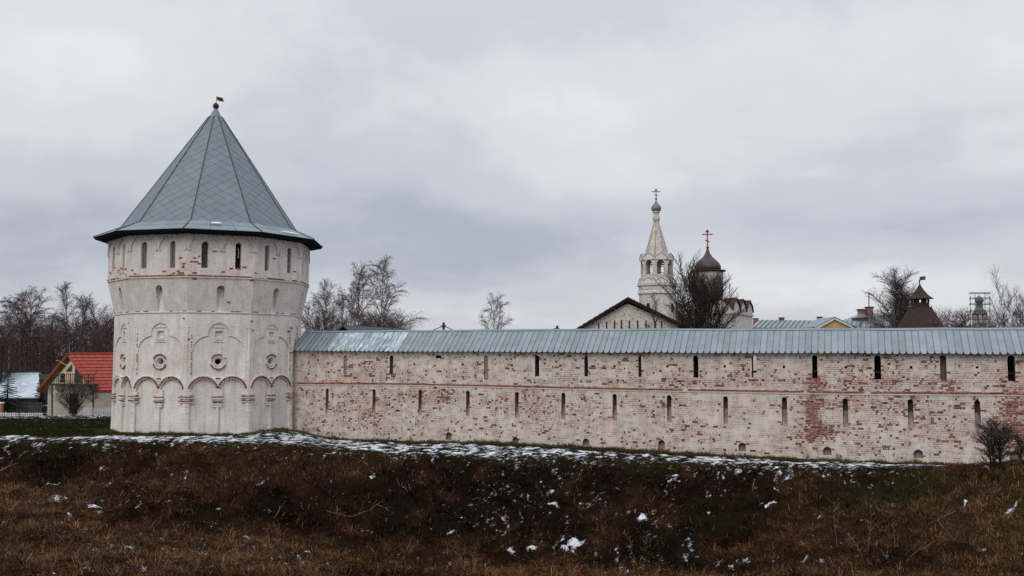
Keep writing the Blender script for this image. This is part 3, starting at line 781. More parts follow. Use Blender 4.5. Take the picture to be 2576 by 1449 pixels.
tw_spots = ((-1, 2.2, 13.9, 1.3, .9, 1.0), (0, -2.4, 14.2, .5, 1.2, 1.1), (0, 1.4, 14.0, .9, .3, .7), (1, 2.1, 9.0, .7, 1.3, 1.2), (0, 2.4, 9.2, .4, .9, .9), (1, -2.2, 9.0, .6, 1., .8), (-1, -2.0, 9.4, 1.2, .4, .5),
            (-2, 0, 13.8, 3, .6, .45), (0, 2.5, 2.2, .4, .4, .8), (-1, 2.5, 2, .5, .4, .8), (1, 2.4, 7.2, .8, .8, 1.0), (2, 0, 8, 3, 5, .9), (-2, 1.5, 5, 1, 2, .6), (0, -2.4, 8.2, .35, 1.6, .6))
def tower_wear(k, x, z):
    w = .28+.5*(fbm(x*.6+13*k, z*.8, 111, 3)-.5)
    for kk, a, b, ra, rb, am in tw_spots:
        if kk == k: w = w+am*np.exp(-(((x-a)/ra)**2+((z-b)/rb)**2))
    w = w+.45*np.exp(-((z-(ZC1+.35))/.35)**2)
    return w
for k in range(NF):
    vis = k in (0, 1, 2, 8, 9); kk = k if k < 5 else k-NF
    nt_, nz = (101, 400) if vis else (3, 24)
    t = np.linspace(-1, 1, nt_); z = np.linspace(Z_GR, 17.25, nz); T_, Z_ = np.meshgrid(t, z)
    hw = Rz(Z_)*math.sin(PI/NF); X_ = T_*hw
    D = relief(kk, X_, Z_) if vis else np.zeros_like(X_)
    D[:, 0] = 0; D[:, -1] = 0
    P = facet(kk, T_, Z_, D).reshape(-1, 3)-origin_of(tower)
    i = np.arange(nt_*nz).reshape(nz, nt_)+off
    Qs.append(np.stack([i[:-1, :-1], i[:-1, 1:], i[1:, 1:], i[1:, :-1]], -1).reshape(-1, 4)); Vs.append(P)
    UVs.append(np.stack([X_+kk*5.04, Z_], -1).reshape(-1, 2)); We.append(tower_wear(kk, X_, Z_).ravel()); off += nt_*nz
me = fast_mesh('masonry', np.concatenate(Vs), np.concatenate(Qs), [M['lime']], {'wear': np.concatenate(We)}, uv=np.concatenate(UVs))
link('masonry', me, tower)
# dark panes put the shade inside slits and round windows into colour, one with a broken board
for kk in (-2, -1, 0, 1, 2):
    X, n, U = frame(kk); ap = lambda z: float(Rz(z))*math.cos(PI/NF)
    C0 = lambda x, z, d: np.array([TX, TY, 0])+n*(ap(z)+d)+X*x+U*z
    for c in (-1.27, 1.35 if kk != 1 else 1.30):
        deep = (kk == 0)
        mb = MB(); mb.box(C0(c, 15.1, -.62 if deep else -.22), (.43, .04, 2.2), (X, n, U)); mb.build('slit_back', [M['dark'] if (deep and c > 0) else (M['slate'] if 'slate' in M else M.setdefault('slate', mottled('dusty_boards', (.10, .095, .10), (.17, .16, .165), 2)))], tower)
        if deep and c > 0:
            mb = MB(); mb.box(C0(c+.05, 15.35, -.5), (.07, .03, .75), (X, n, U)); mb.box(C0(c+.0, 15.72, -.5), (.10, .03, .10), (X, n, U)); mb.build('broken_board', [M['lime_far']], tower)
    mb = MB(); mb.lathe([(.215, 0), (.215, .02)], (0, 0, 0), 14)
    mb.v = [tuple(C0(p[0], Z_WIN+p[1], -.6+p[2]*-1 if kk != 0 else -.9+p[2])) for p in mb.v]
    mb.build('window_back', [M['dark'] if kk == 0 else M['slate']], tower)
# string courses round the tower
def ring_band(z0, z1, d0, d1, R=None):
    mb = MB()
    for k in range(NF):
        p = []
        for zz in (z0, z1):
            for t, d in ((-1, d1), (1, d1), (1, d0), (-1, d0)):
                a = PH+2*PI/NF*(k+(t+1)/2); rr = float(Rz(zz))+d/math.cos(PI/NF)
                p.append((TX+rr*math.sin(a), TY-rr*math.cos(a), zz))
        mb.hexa(p)
    return mb
ring_band(ZC1-.05, ZC1+.03, -.1, .075).build('string_course', [M['lime_far']], tower)
ring_band(ZC1+.03, ZC1+.10, -.1, .035).build('course_groove', [M['joint']], tower)
ring_band(ZC2-.09, ZC2+.0, -.1, .07).build('string_course', [M['lime_far']], tower)
tb = []     # loose bricks of the tower: (k, x, z, w, h, d)
for kk in (-2, -1, 0, 1, 2):
    hw = float(Rz(ZC1))*math.sin(PI/NF)
    x = -hw+.05
    while x < hw-.2:
        L = rnd.uniform(.36, .52)
        if rnd.random() > (.06 if kk in (0, -1) else .4): tb.append((kk, x+L/2, ZC1+.135, L-.03, .075, .06))
        x += L
    hw2 = HW; x = -hw2+.1
    while x < hw2-.2:
        L = rnd.uniform(.28, .5)
        if abs(x+L/2-.05) > .42 and rnd.random() < .5: tb.append((kk, x+L/2, ZC2+.045, L-.05, .07, .05))
        x += L
n0 = len(tb)
cand = []
for kk in (-2, -1, 0, 1):
    for r in range(0, 110):
        z = .6+r*BH; hw = float(Rz(z))*math.sin(PI/NF); x = -hw+(r % 2)*.2+.03
        while x < hw-.3:
            L = rnd.choice((.2, .3, .38)); w = float(tower_wear(kk, np.float64(x), np.float64(z)))
            flat = float(relief(kk, np.array([x]), np.array([z]))[0]) > -.05 and float(relief(kk, np.array([x+L]), np.array([z]))[0]) > -.05
            if flat and rnd.random() < max(0, (w-.45))*.30+.003: cand.append((kk, x+L/2, z+.07, L-.03, .115, .012+rnd.random()*.012))
            x += L+.01
rnd.shuffle(cand); tb += cand[:140]
for kk, xx in ((0, -2.10), (-1, -2.10), (1, 2.12)):
    for j in range(20):
        if rnd.random() < .75: tb.append((kk, xx+rnd.uniform(-.015, .015), Z_PAN+.35+j*.17, .07+rnd.random()*.04, .10, .012))
for kk, x, z, w, h, d in tb:
    X, n, U = frame(kk); ap = float(Rz(z))*math.cos(PI/NF)
    brick_obj(np.array([TX, TY, 0])+n*(ap+d-.05)+X*x+U*z, (w, .11, h), (X, n, U), tower)
# arch rings of red voussoirs, pendants and capitals
vme = None
for kk in (-2, -1, 0, 1):
    X, n, U = frame(kk)
    for c in (-A_C, A_C):
        if kk == -2 and c < 0: continue
        nv = 15
        for j in range(nv):
            a = PI*(j+.5)/nv; rr = R_AR+.10
            if j in (0, nv-1): continue
            ce = np.array([TX, TY, 0])+n*(R_BASE*math.cos(PI/NF)+.015)+X*(c+math.cos(a)*rr)+U*(Z_ARCH+math.sin(a)*rr)
            rad = X*math.cos(a)+U*math.sin(a); tan = -X*math.sin(a)+U*math.cos(a)
            brick_obj(ce, (.15, .12, .17), (rad, n, tan), tower, 'arch_brick')
    for c in (-A_C, A_C):      # limewashed outer and inner rim of each arch
        mb = MB()
        for r0, r1, dd in ((R_AR+.19, R_AR+.27, .045), (R_AR-.03, R_AR+.02, .03)):
            for j in range(20):
                a0, a1 = PI*j/20, PI*(j+1)/20
                base = np.array([TX, TY, 0])+n*(R_BASE*math.cos(PI/NF))
                q = lambda a, r, d: base+n*d+X*(c+math.cos(a)*r)+U*(Z_ARCH+math.sin(a)*r)
                mb.hexa([q(a0, r0, -.15), q(a0, r1, -.15), q(a0, r1, dd), q(a0, r0, dd), q(a1, r0, -.15), q(a1, r1, -.15), q(a1, r1, dd), q(a1, r0, dd)])
        mb.build('arch_rim', [M['lime_far']], tower)
    base = np.array([TX, TY, 0])+n*(R_BASE*math.cos(PI/NF))
    # hanging pendant between the two arches
    pd = MB(); zt = Z_ARCH+.12
    for w, z0, z1, d in ((.74, zt-.55, zt, .02), (.86, zt-.78, zt-.62, .10), (.80, zt-1.02, zt-.86, .06), (.78, zt-1.22, zt-1.10, .05), (.62, zt-1.40, zt-1.24, .02)):
        pd.box(base+X*0+U*(z0+z1)/2+n*(d-.11), (w, .22, z1-z0), (X, n, U))
    pd.build('pendant', [M['lime_far']], tower)
    ks = MB()
    for w, z0, z1, d in ((.30, Z_ARCH+.12, Z_ARCH+.80, .03), (.44, Z_ARCH+.80, Z_ARCH+.95, .05), (.26, Z_ARCH+.95, Z_ARCH+1.1, .02)):
        ks.box(base+U*(z0+z1)/2+n*(d-.11), (w, .22, z1-z0), (X, n, U))
    ks.build('keystone', [M['lime_far']], tower)
    for zz, ww in ((Z_ARCH-.455, .9), (Z_ARCH-.82, .84)):
        for j in (-1, 1): brick_obj(base+X*(j*ww/4)+U*zz+n*.03, (ww/2-.02, .20, .075), (X, n, U), tower, 'band_brick')
    brick_obj(base+U*(Z_ARCH+1.06)+n*.03, (.36, .12, .07), (X, n, U), tower, 'band_brick')
    # corner capitals and column rings on each side of the corner
    for sgn in (-1, 1):
        cp = MB()
        for w, z0, z1, d in ((.50, Z_ARCH-.30, Z_ARCH-.05, .02), (.64, Z_ARCH-.56, Z_ARCH-.46, .10), (.60, Z_ARCH-.92, Z_ARCH-.80, .08), (.30, Z_ARCH-1.2, Z_ARCH-1.12, .035), (.30, Z_ARCH-1.75, Z_ARCH-1.67, .035),
                             (.30, Z_ARCH-2.55, Z_ARCH-2.45, .04), (.36, .5, .95, .04), (.22, -.2, Z_ARCH+.1, .012)):
            cp.box(base+X*sgn*(HW-w/2+.02)+U*(z0+z1)/2+n*(d-.11), (w, .22, z1-z0), (X, n, U))
        cp.build('capital', [M['lime_far']], tower)
        for zz, ww in ((Z_ARCH-.425, .64), (Z_ARCH-.76, .62)):
            brick_obj(base+X*sgn*(HW-ww/2+.02)+U*zz+n*.03, (ww-.03, .20, .07), (X, n, U), tower, 'band_brick')
    # eroded red half ring over and under the round window
    for j in range(26):
        a = 2*PI*j/26
        if abs(math.cos(a)) > .93 or rnd.random() < .12: continue
        rad = X*math.cos(a)+U*math.sin(a); tan = -X*math.sin(a)+U*math.cos(a)
        brick_obj(base+rad*.60+U*Z_WIN+n*.0, (.085, .09, .13), (rad, n, tan), tower, 'ring_brick')
    # mouldings over and under the little recess
    zz = zy(842)
    for z0, w in ((zz+.62, .95), (zz+.36, .66), (zz-.42, .62), (zz-.56, .9)): md = MB(); md.box(base+U*z0+n*(-.075), (w, .10, .05), (X, n, U)); md.build('moulding', [M['lime_far']], tower)
for kk in (-2, -1, 0, 1, 2):      # hood mouldings and corbels of the blind arcade under the eave
    X, n, U = frame(kk); base = np.array([TX, TY, 0])+n*(R_TOP*math.cos(PI/NF))
    for c in (-1.32, 1.32):
        mb = MB()
        for j in range(16):
            a0, a1 = PI*j/16, PI*(j+1)/16
            q = lambda a, r, d: base+n*d+X*(c+math.cos(a)*r)+U*(Z_SP+math.sin(a)*r)
            mb.hexa([q(a0, R_SP-.05, -.05), q(a0, R_SP+.02, -.05), q(a0, R_SP+.02, .10), q(a0, R_SP-.05, .10), q(a1, R_SP-.05, -.05), q(a1, R_SP+.02, -.05), q(a1, R_SP+.02, .10), q(a1, R_SP-.05, .10)])
        for sg in (-1, 1): mb.box(base+X*(c+sg*R_SP*.97)+U*(Z_SP-.05)+n*.03, (.20, .14, .10), (X, n, U))
        mb.build('hood_mould', [M['lime_far']], tower)

# tent roof
M['lap'] = mottled('dark_laps', (.075, .10, .115), (.13, .165, .185), 1.2, .7)
def rc(k, R, z): a = PH+2*PI/NF*k; return np.array([TX+R*math.sin(a), TY-R*math.cos(a), z])
Z_CAP = float(at(543, 296, 85)[2]); R_CAP = .60
def clip_poly(poly, side):     # side: list of (a,b,c): keep a*x+b*y<=c
    for a, b, c in side:
        out = []
        for i in range(len(poly)):
            p, q = poly[i], poly[(i+1) % len(poly)]; dp = a*p[0]+b*p[1]-c; dq = a*q[0]+b*q[1]-c
            if dp <= 0: out.append(p)
            if (dp < 0 < dq) or (dq < 0 < dp):
                t = dp/(dp-dq); out.append((p[0]+(q[0]-p[0])*t, p[1]+(q[1]-p[1])*t))
        poly = out
        if len(poly) < 3: return []
    return poly
tiles = []; rest = MB()
for k in range(NF):
    kk = k if k < 5 else k-NF
    A, B, C_, D_ = rc(kk, R_BRK, ZBRK), rc(kk+1, R_BRK, ZBRK), rc(kk+1, R_CAP, Z_CAP), rc(kk, R_CAP, Z_CAP)
    O = (A+B)/2; X = (B-A)/np.linalg.norm(B-A); T2 = (C_+D_)/2; L = np.linalg.norm(T2-O); Yv = (T2-O)/L; n = np.cross(X, Yv); n /= np.linalg.norm(n)
    hb = np.linalg.norm(B-A)/2; ht = np.linalg.norm(C_-D_)/2; sl = (hb-ht)/L
    side = [(1, sl, hb-.015), (-1, sl, hb-.015), (0, 1, L), (0, -1, 0)]
    a_, b_ = .56, .43; j = 0; y = 0.
    while y < L+b_:
        x0 = -hb-(a_ if j % 2 else 0)-.3*a_
        while x0 < hb+a_:
            g_ = .005
            poly = clip_poly([(x0, y-b_+g_), (x0+a_-g_, y), (x0, y+b_-g_), (x0-a_+g_, y)], side)
            if len(poly) >= 3:
                ar = abs(sum(poly[i][0]*poly[(i+1) % len(poly)][1]-poly[(i+1) % len(poly)][0]*poly[i][1] for i in range(len(poly))))/2
                if ar > .004:
                    jit = rnd.uniform(0, .006)
                    top = [O+X*p[0]+Yv*p[1]+n*(.03+jit-.022*(p[1]-y+b_)/(2*b_)) for p in poly]; bot = [p-n*.03 for p in top]
                    vis = kk in (-2, -1, 0, 1)
                    tiles.append((ar if vis else 0, top, bot))
            x0 += 2*a_
        y += b_; j += 1
    base = MB(); base.add([A, B, C_, D_], [(0, 1, 2, 3)]); base.build('tent_side', [M['lap']], tower)
tiles.sort(key=lambda t: -t[0])
for i, (ar, top, bot) in enumerate(tiles):
    mb = MB() if i < 290 and ar > 0 else rest
    k = len(top); mb.add(list(top)+list(bot), [tuple(range(k))]+[((q+1) % k, q, k+q, k+(q+1) % k) for q in range(k)])
    if mb is not rest: mb.build('roof_shingle', [M['tent']], tower)
rest.build('small_shingles', [M['tent']], tower, kind='stuff')
for k in range(NF):
    mb = MB(); a = rc(k, R_EAVE, ZE); b = rc(k, R_BRK, ZBRK+.0); c = rc(k, R_CAP, Z_CAP)
    mb.beam(a+UP*.03, b+UP*.04, .07, .07); mb.beam(b+UP*.04, c+UP*.04, .075, .09); mb.build('hip', [M['seam']], tower)
    # skirt of three sheets a side
    for j in range(3):
        mb = MB(); t0, t1 = j/3, (j+1)/3
        e0, e1 = rc(k, R_EAVE, ZE), rc(k+1, R_EAVE, ZE); q0, q1 = rc(k, R_BRK, ZBRK), rc(k+1, R_BRK, ZBRK)
        mid = lambda u, v, t: u+(v-u)*t
        p = [mid(e0, e1, t0+.003), mid(e0, e1, t1-.003), mid(q0, q1, t1-.003), mid(q0, q1, t0+.003)]
        # two courses with a lap
        h1 = [p[0], p[1], mid(p[1], p[2], .55), mid(p[0], p[3], .55)]; h2 = [mid(p[0], p[3], .53)+UP*.03, mid(p[1], p[2], .53)+UP*.03, p[2]+UP*.02, p[3]+UP*.02]
        for h in (h1, h2): mb.hexa([q_-UP*.03 for q_ in h]+h)
        mb.build('skirt_sheet', [M['tent2']], tower)
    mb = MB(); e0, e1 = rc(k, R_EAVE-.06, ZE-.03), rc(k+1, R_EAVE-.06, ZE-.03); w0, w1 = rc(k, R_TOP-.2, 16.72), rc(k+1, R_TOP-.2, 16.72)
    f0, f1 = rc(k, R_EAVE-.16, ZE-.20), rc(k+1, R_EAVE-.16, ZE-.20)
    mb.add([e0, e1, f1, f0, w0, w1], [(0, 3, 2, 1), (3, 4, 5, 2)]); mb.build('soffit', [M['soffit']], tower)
for kx, t, w in ((0, .42, .9), (1, .60, 2.4)):
    e0, e1 = rc(kx, R_EAVE-.5, 0), rc(kx+1, R_EAVE-.5, 0); zz = ZE+(ZBRK-ZE)*.62+.07 if kx == 0 else ZE+(ZBRK-ZE)*.30+.05
    c = e0+(e1-e0)*t+np.array([0, 0, zz]); X, n, U = frame(kx); sl = (ZBRK-ZE)/(R_EAVE-R_BRK); 
    c = c-n*(.55 if kx == 0 else 0)
    ax = (X, n-U*sl, U); mb = MB(); k_ = 14
    P = [c+ax[0]*math.cos(2*PI*i/k_)*w/2*rnd.uniform(.85, 1)+ax[1]*math.sin(2*PI*i/k_)*.11*rnd.uniform(.7, 1.1) for i in range(k_)]
    mb.add([p+UP*.045 for p in P]+[p for p in P], [tuple(range(k_))]+[((i+1) % k_, i, k_+i, k_+(i+1) % k_) for i in range(k_)])
    o = mb.build('snow_patch', [M['snow']]); tag(o, 'short strip of snow on the front of the tent roof skirt' if kx == 0 else 'long strip of snow on the right side of the tent roof skirt', 'snow')
cp = MB(); cz = Z_CAP
cp.lathe([(.66, cz-.16), (.62, cz-.08), (.40, cz+.32), (.20, cz+.72), (.10, cz+.86)], (TX, TY, 0), NF, PH); cp.build('roof_cap', [M['tent']], tower)
bl = MB(); bz = cz+1.06
bl.lathe([(.05, bz-.28), (.16, bz-.24), (.25, bz-.12), (.28, bz), (.25, bz+.12), (.15, bz+.24), (.06, bz+.28), (.05, bz+.36)], (TX, TY, 0), 16); bl.build('finial_ball', [M['rust']], tower, True)
fl = MB(); fl.tube([(TX+.03, TY, bz+.3), (TX+.05, TY, bz+.95)], .025, 6)
fl.prism([(0.02, .42), (.50, .33), (.70, -.05), (.30, .0), (.02, .10)], (TX+.06, TY, bz+.45), (1, 0, 0), (0, 0, 1), (0, 1, 0), .02)
fl.build('weathervane', [M['rust']], tower)

# ------------------------------------------------------------------ bare trees
def tree_segs(rng, H, spread, limbs=16, droop=.5, lean=0., fan=None, first=.18, up=.9, twigs=3, shape='oval', trunks=1, r0=.16, fine=.016, sub=7, wig=.12):
    """segments (p0, p1, r0, r1) of trunk and of crown"""
    tr, cr = [], []
    U = rng.uniform
    for tk in range(trunks):
        bx = (U(-.5, .5) if trunks > 1 else 0)*r0*5; az0 = U(0, 6.28); ln = lean+(U(.05, .16)*(1 if tk % 2 else -1) if trunks > 1 else 0)
        if fan: ln = fan*(tk-(trunks-1)/2)/(trunks/2)+U(-.1, .1)
        h = H*(1 if tk == 0 else U(.78, .97)); n = 14; pts = []; x = bx; y = U(-.2, .2) if trunks > 1 else 0
        for i in range(n+1):
            t = i/n; pts.append((x, y, h*t)); x += h/n*(ln*(.6+.6*t)+U(-wig, wig)*.6); y += h/n*U(-wig, wig)*.6
        rad = [max(r0*(1-t/n)**.9, fine*1.1) for t in range(n+1)]
        for i in range(n): tr.append((pts[i], pts[i+1], rad[i], rad[i+1]))
        for li in range(limbs):
            t = first+(1-first)*(li+U(0, .8))/limbs; t = min(t, .985); f = t*n; i = int(f); fr = f-i
            p = [pts[i][q]+(pts[min(i+1, n)][q]-pts[i][q])*fr for q in range(3)]
            prof = {'oval': math.sin(PI*(.12+.86*(t-first)/(1-first)))**.7, 'vase': .45+.75*(t-first)/(1-first)*(1.35-(t-first)/(1-first)), 'column': .75*(1-.55*t), 'round': math.sqrt(max(1-((t-first)/(1-first)*1.7-.75)**2, .12))}[shape]
            L = spread*prof*U(.75, 1.12)
            az = li*2.399+az0+U(-.3, .3); el = up*U(.8, 1.2)
            d = [math.cos(az)*math.cos(el), math.sin(az)*math.cos(el), math.sin(el)]
            m = 7; q = p; rr = max(rad[min(i, n)]*.55, fine*2); lp = [q]
            for j in range(m):
                d = [d[0]+U(-.16, .16), d[1]+U(-.16, .16), d[2]+U(-.12, .12)-droop*.13*(j/m)*(1.6 if shape == 'oval' else 1)+(.06 if j < 3 else 0)]
                nn = math.sqrt(sum(c*c for c in d)); d = [c/nn for c in d]
                q2 = [q[c]+d[c]*L/m for c in range(3)]; ra = rr*(1-j/m)**.8+fine; rb = rr*(1-(j+1)/m)**.8+fine
                cr.append((q, q2, ra, rb)); q = q2; lp.append(q)
                # side branches
                nb = sub if j > 0 else 1
                for b in range(int(nb*L/spread+U(0, 1))):
                    aa = U(0, 6.28); e = [d[0]+math.cos(aa)*U(.5, 1.0), d[1]+math.sin(aa)*U(.5, 1.0), d[2]+U(-.25, .5)]
                    nn = math.sqrt(sum(c*c for c in e)); e = [c/nn for c in e]
                    sL = L*U(.20, .42)*(1-.45*j/m)+.25; w = q; k3 = 4
                    for s3 in range(k3):
                        e = [e[0]+U(-.2, .2), e[1]+U(-.2, .2), e[2]-droop*.34*(s3+.4)/k3+U(-.1, .1)]
                        nn = math.sqrt(sum(c*c for c in e)); e = [c/nn for c in e]
                        w2 = [w[c]+e[c]*sL/k3 for c in range(3)]; cr.append((w, w2, fine*(1.5-.2*s3), fine*(1.3-.2*s3)))
                        for tg in range(twigs if rng.random() < .8 else 1):
                            aa = U(0, 6.28); g_ = [e[0]+math.cos(aa)*.8, e[1]+math.sin(aa)*.8, e[2]+U(-.2, .45)]
                            nn = math.sqrt(sum(c*c for c in g_)); g_ = [c/nn for c in g_]; tl = sL*U(.22, .5)+.12
                            v1 = [w2[c]+g_[c]*tl*.5 for c in range(3)]; g_[2] -= droop*.9; nn = math.sqrt(sum(c*c for c in g_)); g_ = [c/nn for c in g_]
                            v2 = [v1[c]+g_[c]*tl*.6 for c in range(3)]
                            cr.append((w2, v1, fine, fine*.8)); cr.append((v1, v2, fine*.8, fine*.45))
                        w = w2
    return tr, cr
def segs_mesh(name, segs, mat, n=3):
    P0 = np.array([s[0] for s in segs]); P1 = np.array([s[1] for s in segs]); R0 = np.array([s[2] for s in segs]); R1 = np.array([s[3] for s in segs])
    d = P1-P0; L = np.linalg.norm(d, axis=1, keepdims=True)+1e-9; d = d/L
    u = np.where(np.abs(d[:, 2:3]) < .9, np.array([[0, 0, 1.]]), np.array([[1., 0, 0]])); x = np.cross(d, u); x /= np.linalg.norm(x, axis=1, keepdims=True); y = np.cross(d, x)
    V = []
    for P, R in ((P0, R0), (P1+d*L*.04, R1)):
        for k in range(n):
            a = 2*PI*k/n; V.append(P+(x*math.cos(a)+y*math.sin(a))*R[:, None])
    V = np.stack(V, 1).reshape(-1, 3); m = len(segs); b = (np.arange(m)*2*n)[:, None, None]
    q = np.array([(k, (k+1) % n, n+(k+1) % n, n+k) for k in range(n)])[None]
    return fast_mesh(name, V, (b+q).reshape(-1, 4), [mat])
PROTO = {}
def proto(key, seed, tm, cm, **kw):
    rng = random.Random(seed); tr, cr = tree_segs(rng, **kw)
    zs = [s[1][2] for s in tr+cr]; PROTO[key] = (segs_mesh('trunk', tr, tm, 6), segs_mesh('crown', cr, cm, 3), max(zs))
def ground_z(x, y): return float(terrain(np.array([x]), np.array([y]))[0])
def plant_tree(key, px, ytop, Y, label, cat='tree', name='bare_tree', group=None, wide=1., rot=0., base=None):
    p = at(px, ytop, Y); z0 = ground_z(p[0], Y) if base is None else base; tm, cm, H = PROTO[key]
    e = empty(name, (p[0], Y, z0-.1), label, cat, group); s = (p[2]-z0)/H; e.scale = (s*wide, s*wide, s); e.rotation_euler = (0, 0, rot)
    link('trunk', tm, e); link('crown', cm, e); return e
B_, T_w = M['bark_birch'], M['twig']
proto('birchA', 3, B_, T_w, H=14, spread=3.9, limbs=20, droop=.9, up=1.05, first=.2, r0=.15, sub=4, fine=.0115, twigs=2)
proto('birchB', 8, B_, T_w, H=14, spread=3.0, limbs=17, droop=.6, up=1.15, first=.15, r0=.13, trunks=2, sub=4, fine=.011, twigs=2)
proto('birchC', 15, M['bark_brown'], T_w, H=12, spread=3.6, limbs=15, droop=1.5, up=.9, first=.25, r0=.13, sub=4, fine=.012, twigs=2, lean=.03)
proto('spindly', 21, M['bark_brown'], M['twig'], H=14, spread=4.2, limbs=11, droop=.1, up=1.05, first=.3, r0=.15, sub=3, fine=.013, twigs=1, shape='vase', trunks=2)
proto('broadE', 35, M['bark_brown'], M['twig'], H=13, spread=4.0, limbs=20, droop=.45, up=1.1, first=.15, r0=.18, sub=6, fine=.012, twigs=2, shape='round', trunks=2)
proto('roundC', 29, M['bark_dark'], M['twig_dark'], H=11, spread=3.9, limbs=13, droop=-.1, up=.95, first=.16, r0=.19, sub=5, fine=.0125, twigs=1, shape='round', trunks=6, fan=.17)
proto('broadD', 33, M['bark_brown'], M['twig'], H=12, spread=5.0, limbs=15, droop=.25, up=.95, first=.18, r0=.18, sub=5, fine=.012, twigs=2, shape='round', trunks=2)
proto('thin', 39, B_, M['twig_grey'], H=12, spread=2.4, limbs=14, droop=.1, up=1.15, first=.25, r0=.08, sub=4, fine=.010, twigs=2, shape='column')
proto('bush', 45, M['bark_dark'], M['twig_dark'], H=3.4, spread=1.6, limbs=5, droop=.05, up=1.0, first=.12, r0=.035, sub=2, fine=.008, twigs=1, shape='vase', trunks=12, wig=.25, fan=.75)
proto('tallbush', 57, M['bark_dark'], M['twig_dark'], H=3.6, spread=1.0, limbs=6, droop=.0, up=1.0, first=.22, r0=.035, sub=2, fine=.0075, twigs=1, shape='round', trunks=8, wig=.28, fan=.62)
proto('scrub', 51, M['twig'], M['twig'], H=4, spread=2.0, limbs=6, droop=.0, up=1.1, first=.05, r0=.04, sub=3, fine=.012, twigs=1, shape='vase', trunks=5, wig=.2, fan=.4)

plant_tree('birchA', 30, 742, 128, 'leftmost dense purplish birch at the left edge of the photo behind the grey snowy roof', rot=1.1, wide=1.15)
plant_tree('birchA', 82, 715, 135, 'tall dense purplish birch with the rounded top behind the dark red roof', rot=2.4, wide=1.15)
plant_tree('birchA', 55, 728, 130, 'middle one of the dense birches at the far left', rot=3.4, wide=1.1)
plant_tree('birchB', 196, 704, 125, 'tall open birch with two bare leaders above the red roofed house', rot=.4, wide=1.05)
plant_tree('broadD', 262, 742, 120, 'bare spreading tree pressing against the left side of the tower', rot=.9, wide=.8)
plant_tree('birchB', 135, 790, 140, 'lower bare tree filling the dip between the two tall birches on the left', rot=2.1, wide=1.3)
plant_tree('broadD', 235, 800, 112, 'bare tree crown directly over the ridge of the red roofed house', rot=3., wide=.75)
plant_tree('broadD', 8, 800, 118, 'low bare crown at the left edge below the dense birches', rot=5, wide=.9)
plant_tree('birchB', 822, 697, 130, 'leftmost birch just right of the tower', rot=1.7, wide=.95)
plant_tree('birchA', 785, 745, 140, 'faint birch half hidden behind the right side of the tower', rot=4.7, wide=.8)
plant_tree('birchA', 905, 655, 128, 'tall birch with the pointed top in the clump behind the wall', rot=.5, wide=.85)
plant_tree('birchB', 872, 705, 136, 'thin birch between the two taller crowns of the clump', rot=3.8, wide=.8)
plant_tree('birchA', 962, 638, 124, 'tallest weeping birch at the right of the clump behind the wall', rot=2.9, wide=.95)
plant_tree('broadD', 1020, 790, 120, 'small round bare tree at the right foot of the birch clump', rot=.2, wide=.8)
plant_tree('broadD', 945, 780, 140, 'dark low thicket tree under the birch clump', rot=2.2, wide=1.3)
plant_tree('birchA', 1245, 731, 112, 'lone small weeping birch standing above the middle of the wall', rot=.8, wide=.78)
plant_tree('thin', 1640, 728, 100, 'slender pale birch in front of the brick gable', rot=1)
plant_tree('roundC', 1766, 626, 98, 'big black branched tree in front of the dark onion dome', rot=.35, wide=.84)
plant_tree('broadE', 2258, 668, 165, 'large bare tree left of the brown wooden lookout', rot=1.1, wide=1.25)
plant_tree('scrub', 2385, 775, 125, 'bare scrub between the wooden lookout and the scaffolded belfry', rot=1, wide=1.2)
plant_tree('scrub', 2425, 785, 128, 'lower bare scrub just left of the scaffolded belfry', rot=2.5, wide=1.3)
plant_tree('spindly', 2528, 662, 110, 'tall forked bare tree at the right end of the wall', rot=.6, wide=.85)
plant_tree('broadD', 2580, 715, 118, 'bare tree cut by the right edge of the photo', rot=4, wide=.7)
plant_tree('broadD', 2480, 770, 120, 'thin bare tree behind the scaffolding at its right', rot=2, wide=.7)

# ------------------------------------------------------------------ buildings behind the wall
def axes(yaw):       # x axis along, n towards the viewer
    return np.array([math.cos(yaw), math.sin(yaw), 0]), np.array([math.sin(yaw), -math.cos(yaw), 0]), UP
M['dome_dark'] = mottled('dark_copper_dome', (.035, .026, .026), (.06, .045, .043), 1.5, .55, spec=.4)
M['dome_grey'] = mottled('grey_dome', (.11, .125, .13), (.17, .19, .195), 2.5, .55, spec=.3)
M['cross_red'] = mottled('red_cross', (.20, .04, .02), (.28, .06, .03), 3)
M['plaster'] = mottled('pale_plaster', (.58, .55, .51), (.68, .65, .61), 1.2)
M['ochre'] = mottled('ochre_plaster', (.55, .33, .10), (.62, .38, .13), 1)
M['brown_roof'] = mottled('brown_shingle_roof', (.034, .022, .019), (.056, .036, .031), 2.5, c3=(.028, .019, .017))
M['blue_tin'] = mottled('bluish_tin', (.20, .27, .31), (.28, .35, .38), 2)
M['glass'] = mottled('dark_glass', (.03, .035, .04), (.05, .055, .06), 1, .3, spec=.5, bump=0)
M['worn'] = mottled('worn_limewash', (.48, .43, .385), (.64, .60, .555), 1.3, c3=(.24, .12, .085), detail=5)
M['brown_iron'] = mottled('brown_iron_roof', (.035, .02, .018), (.06, .033, .028), 2)

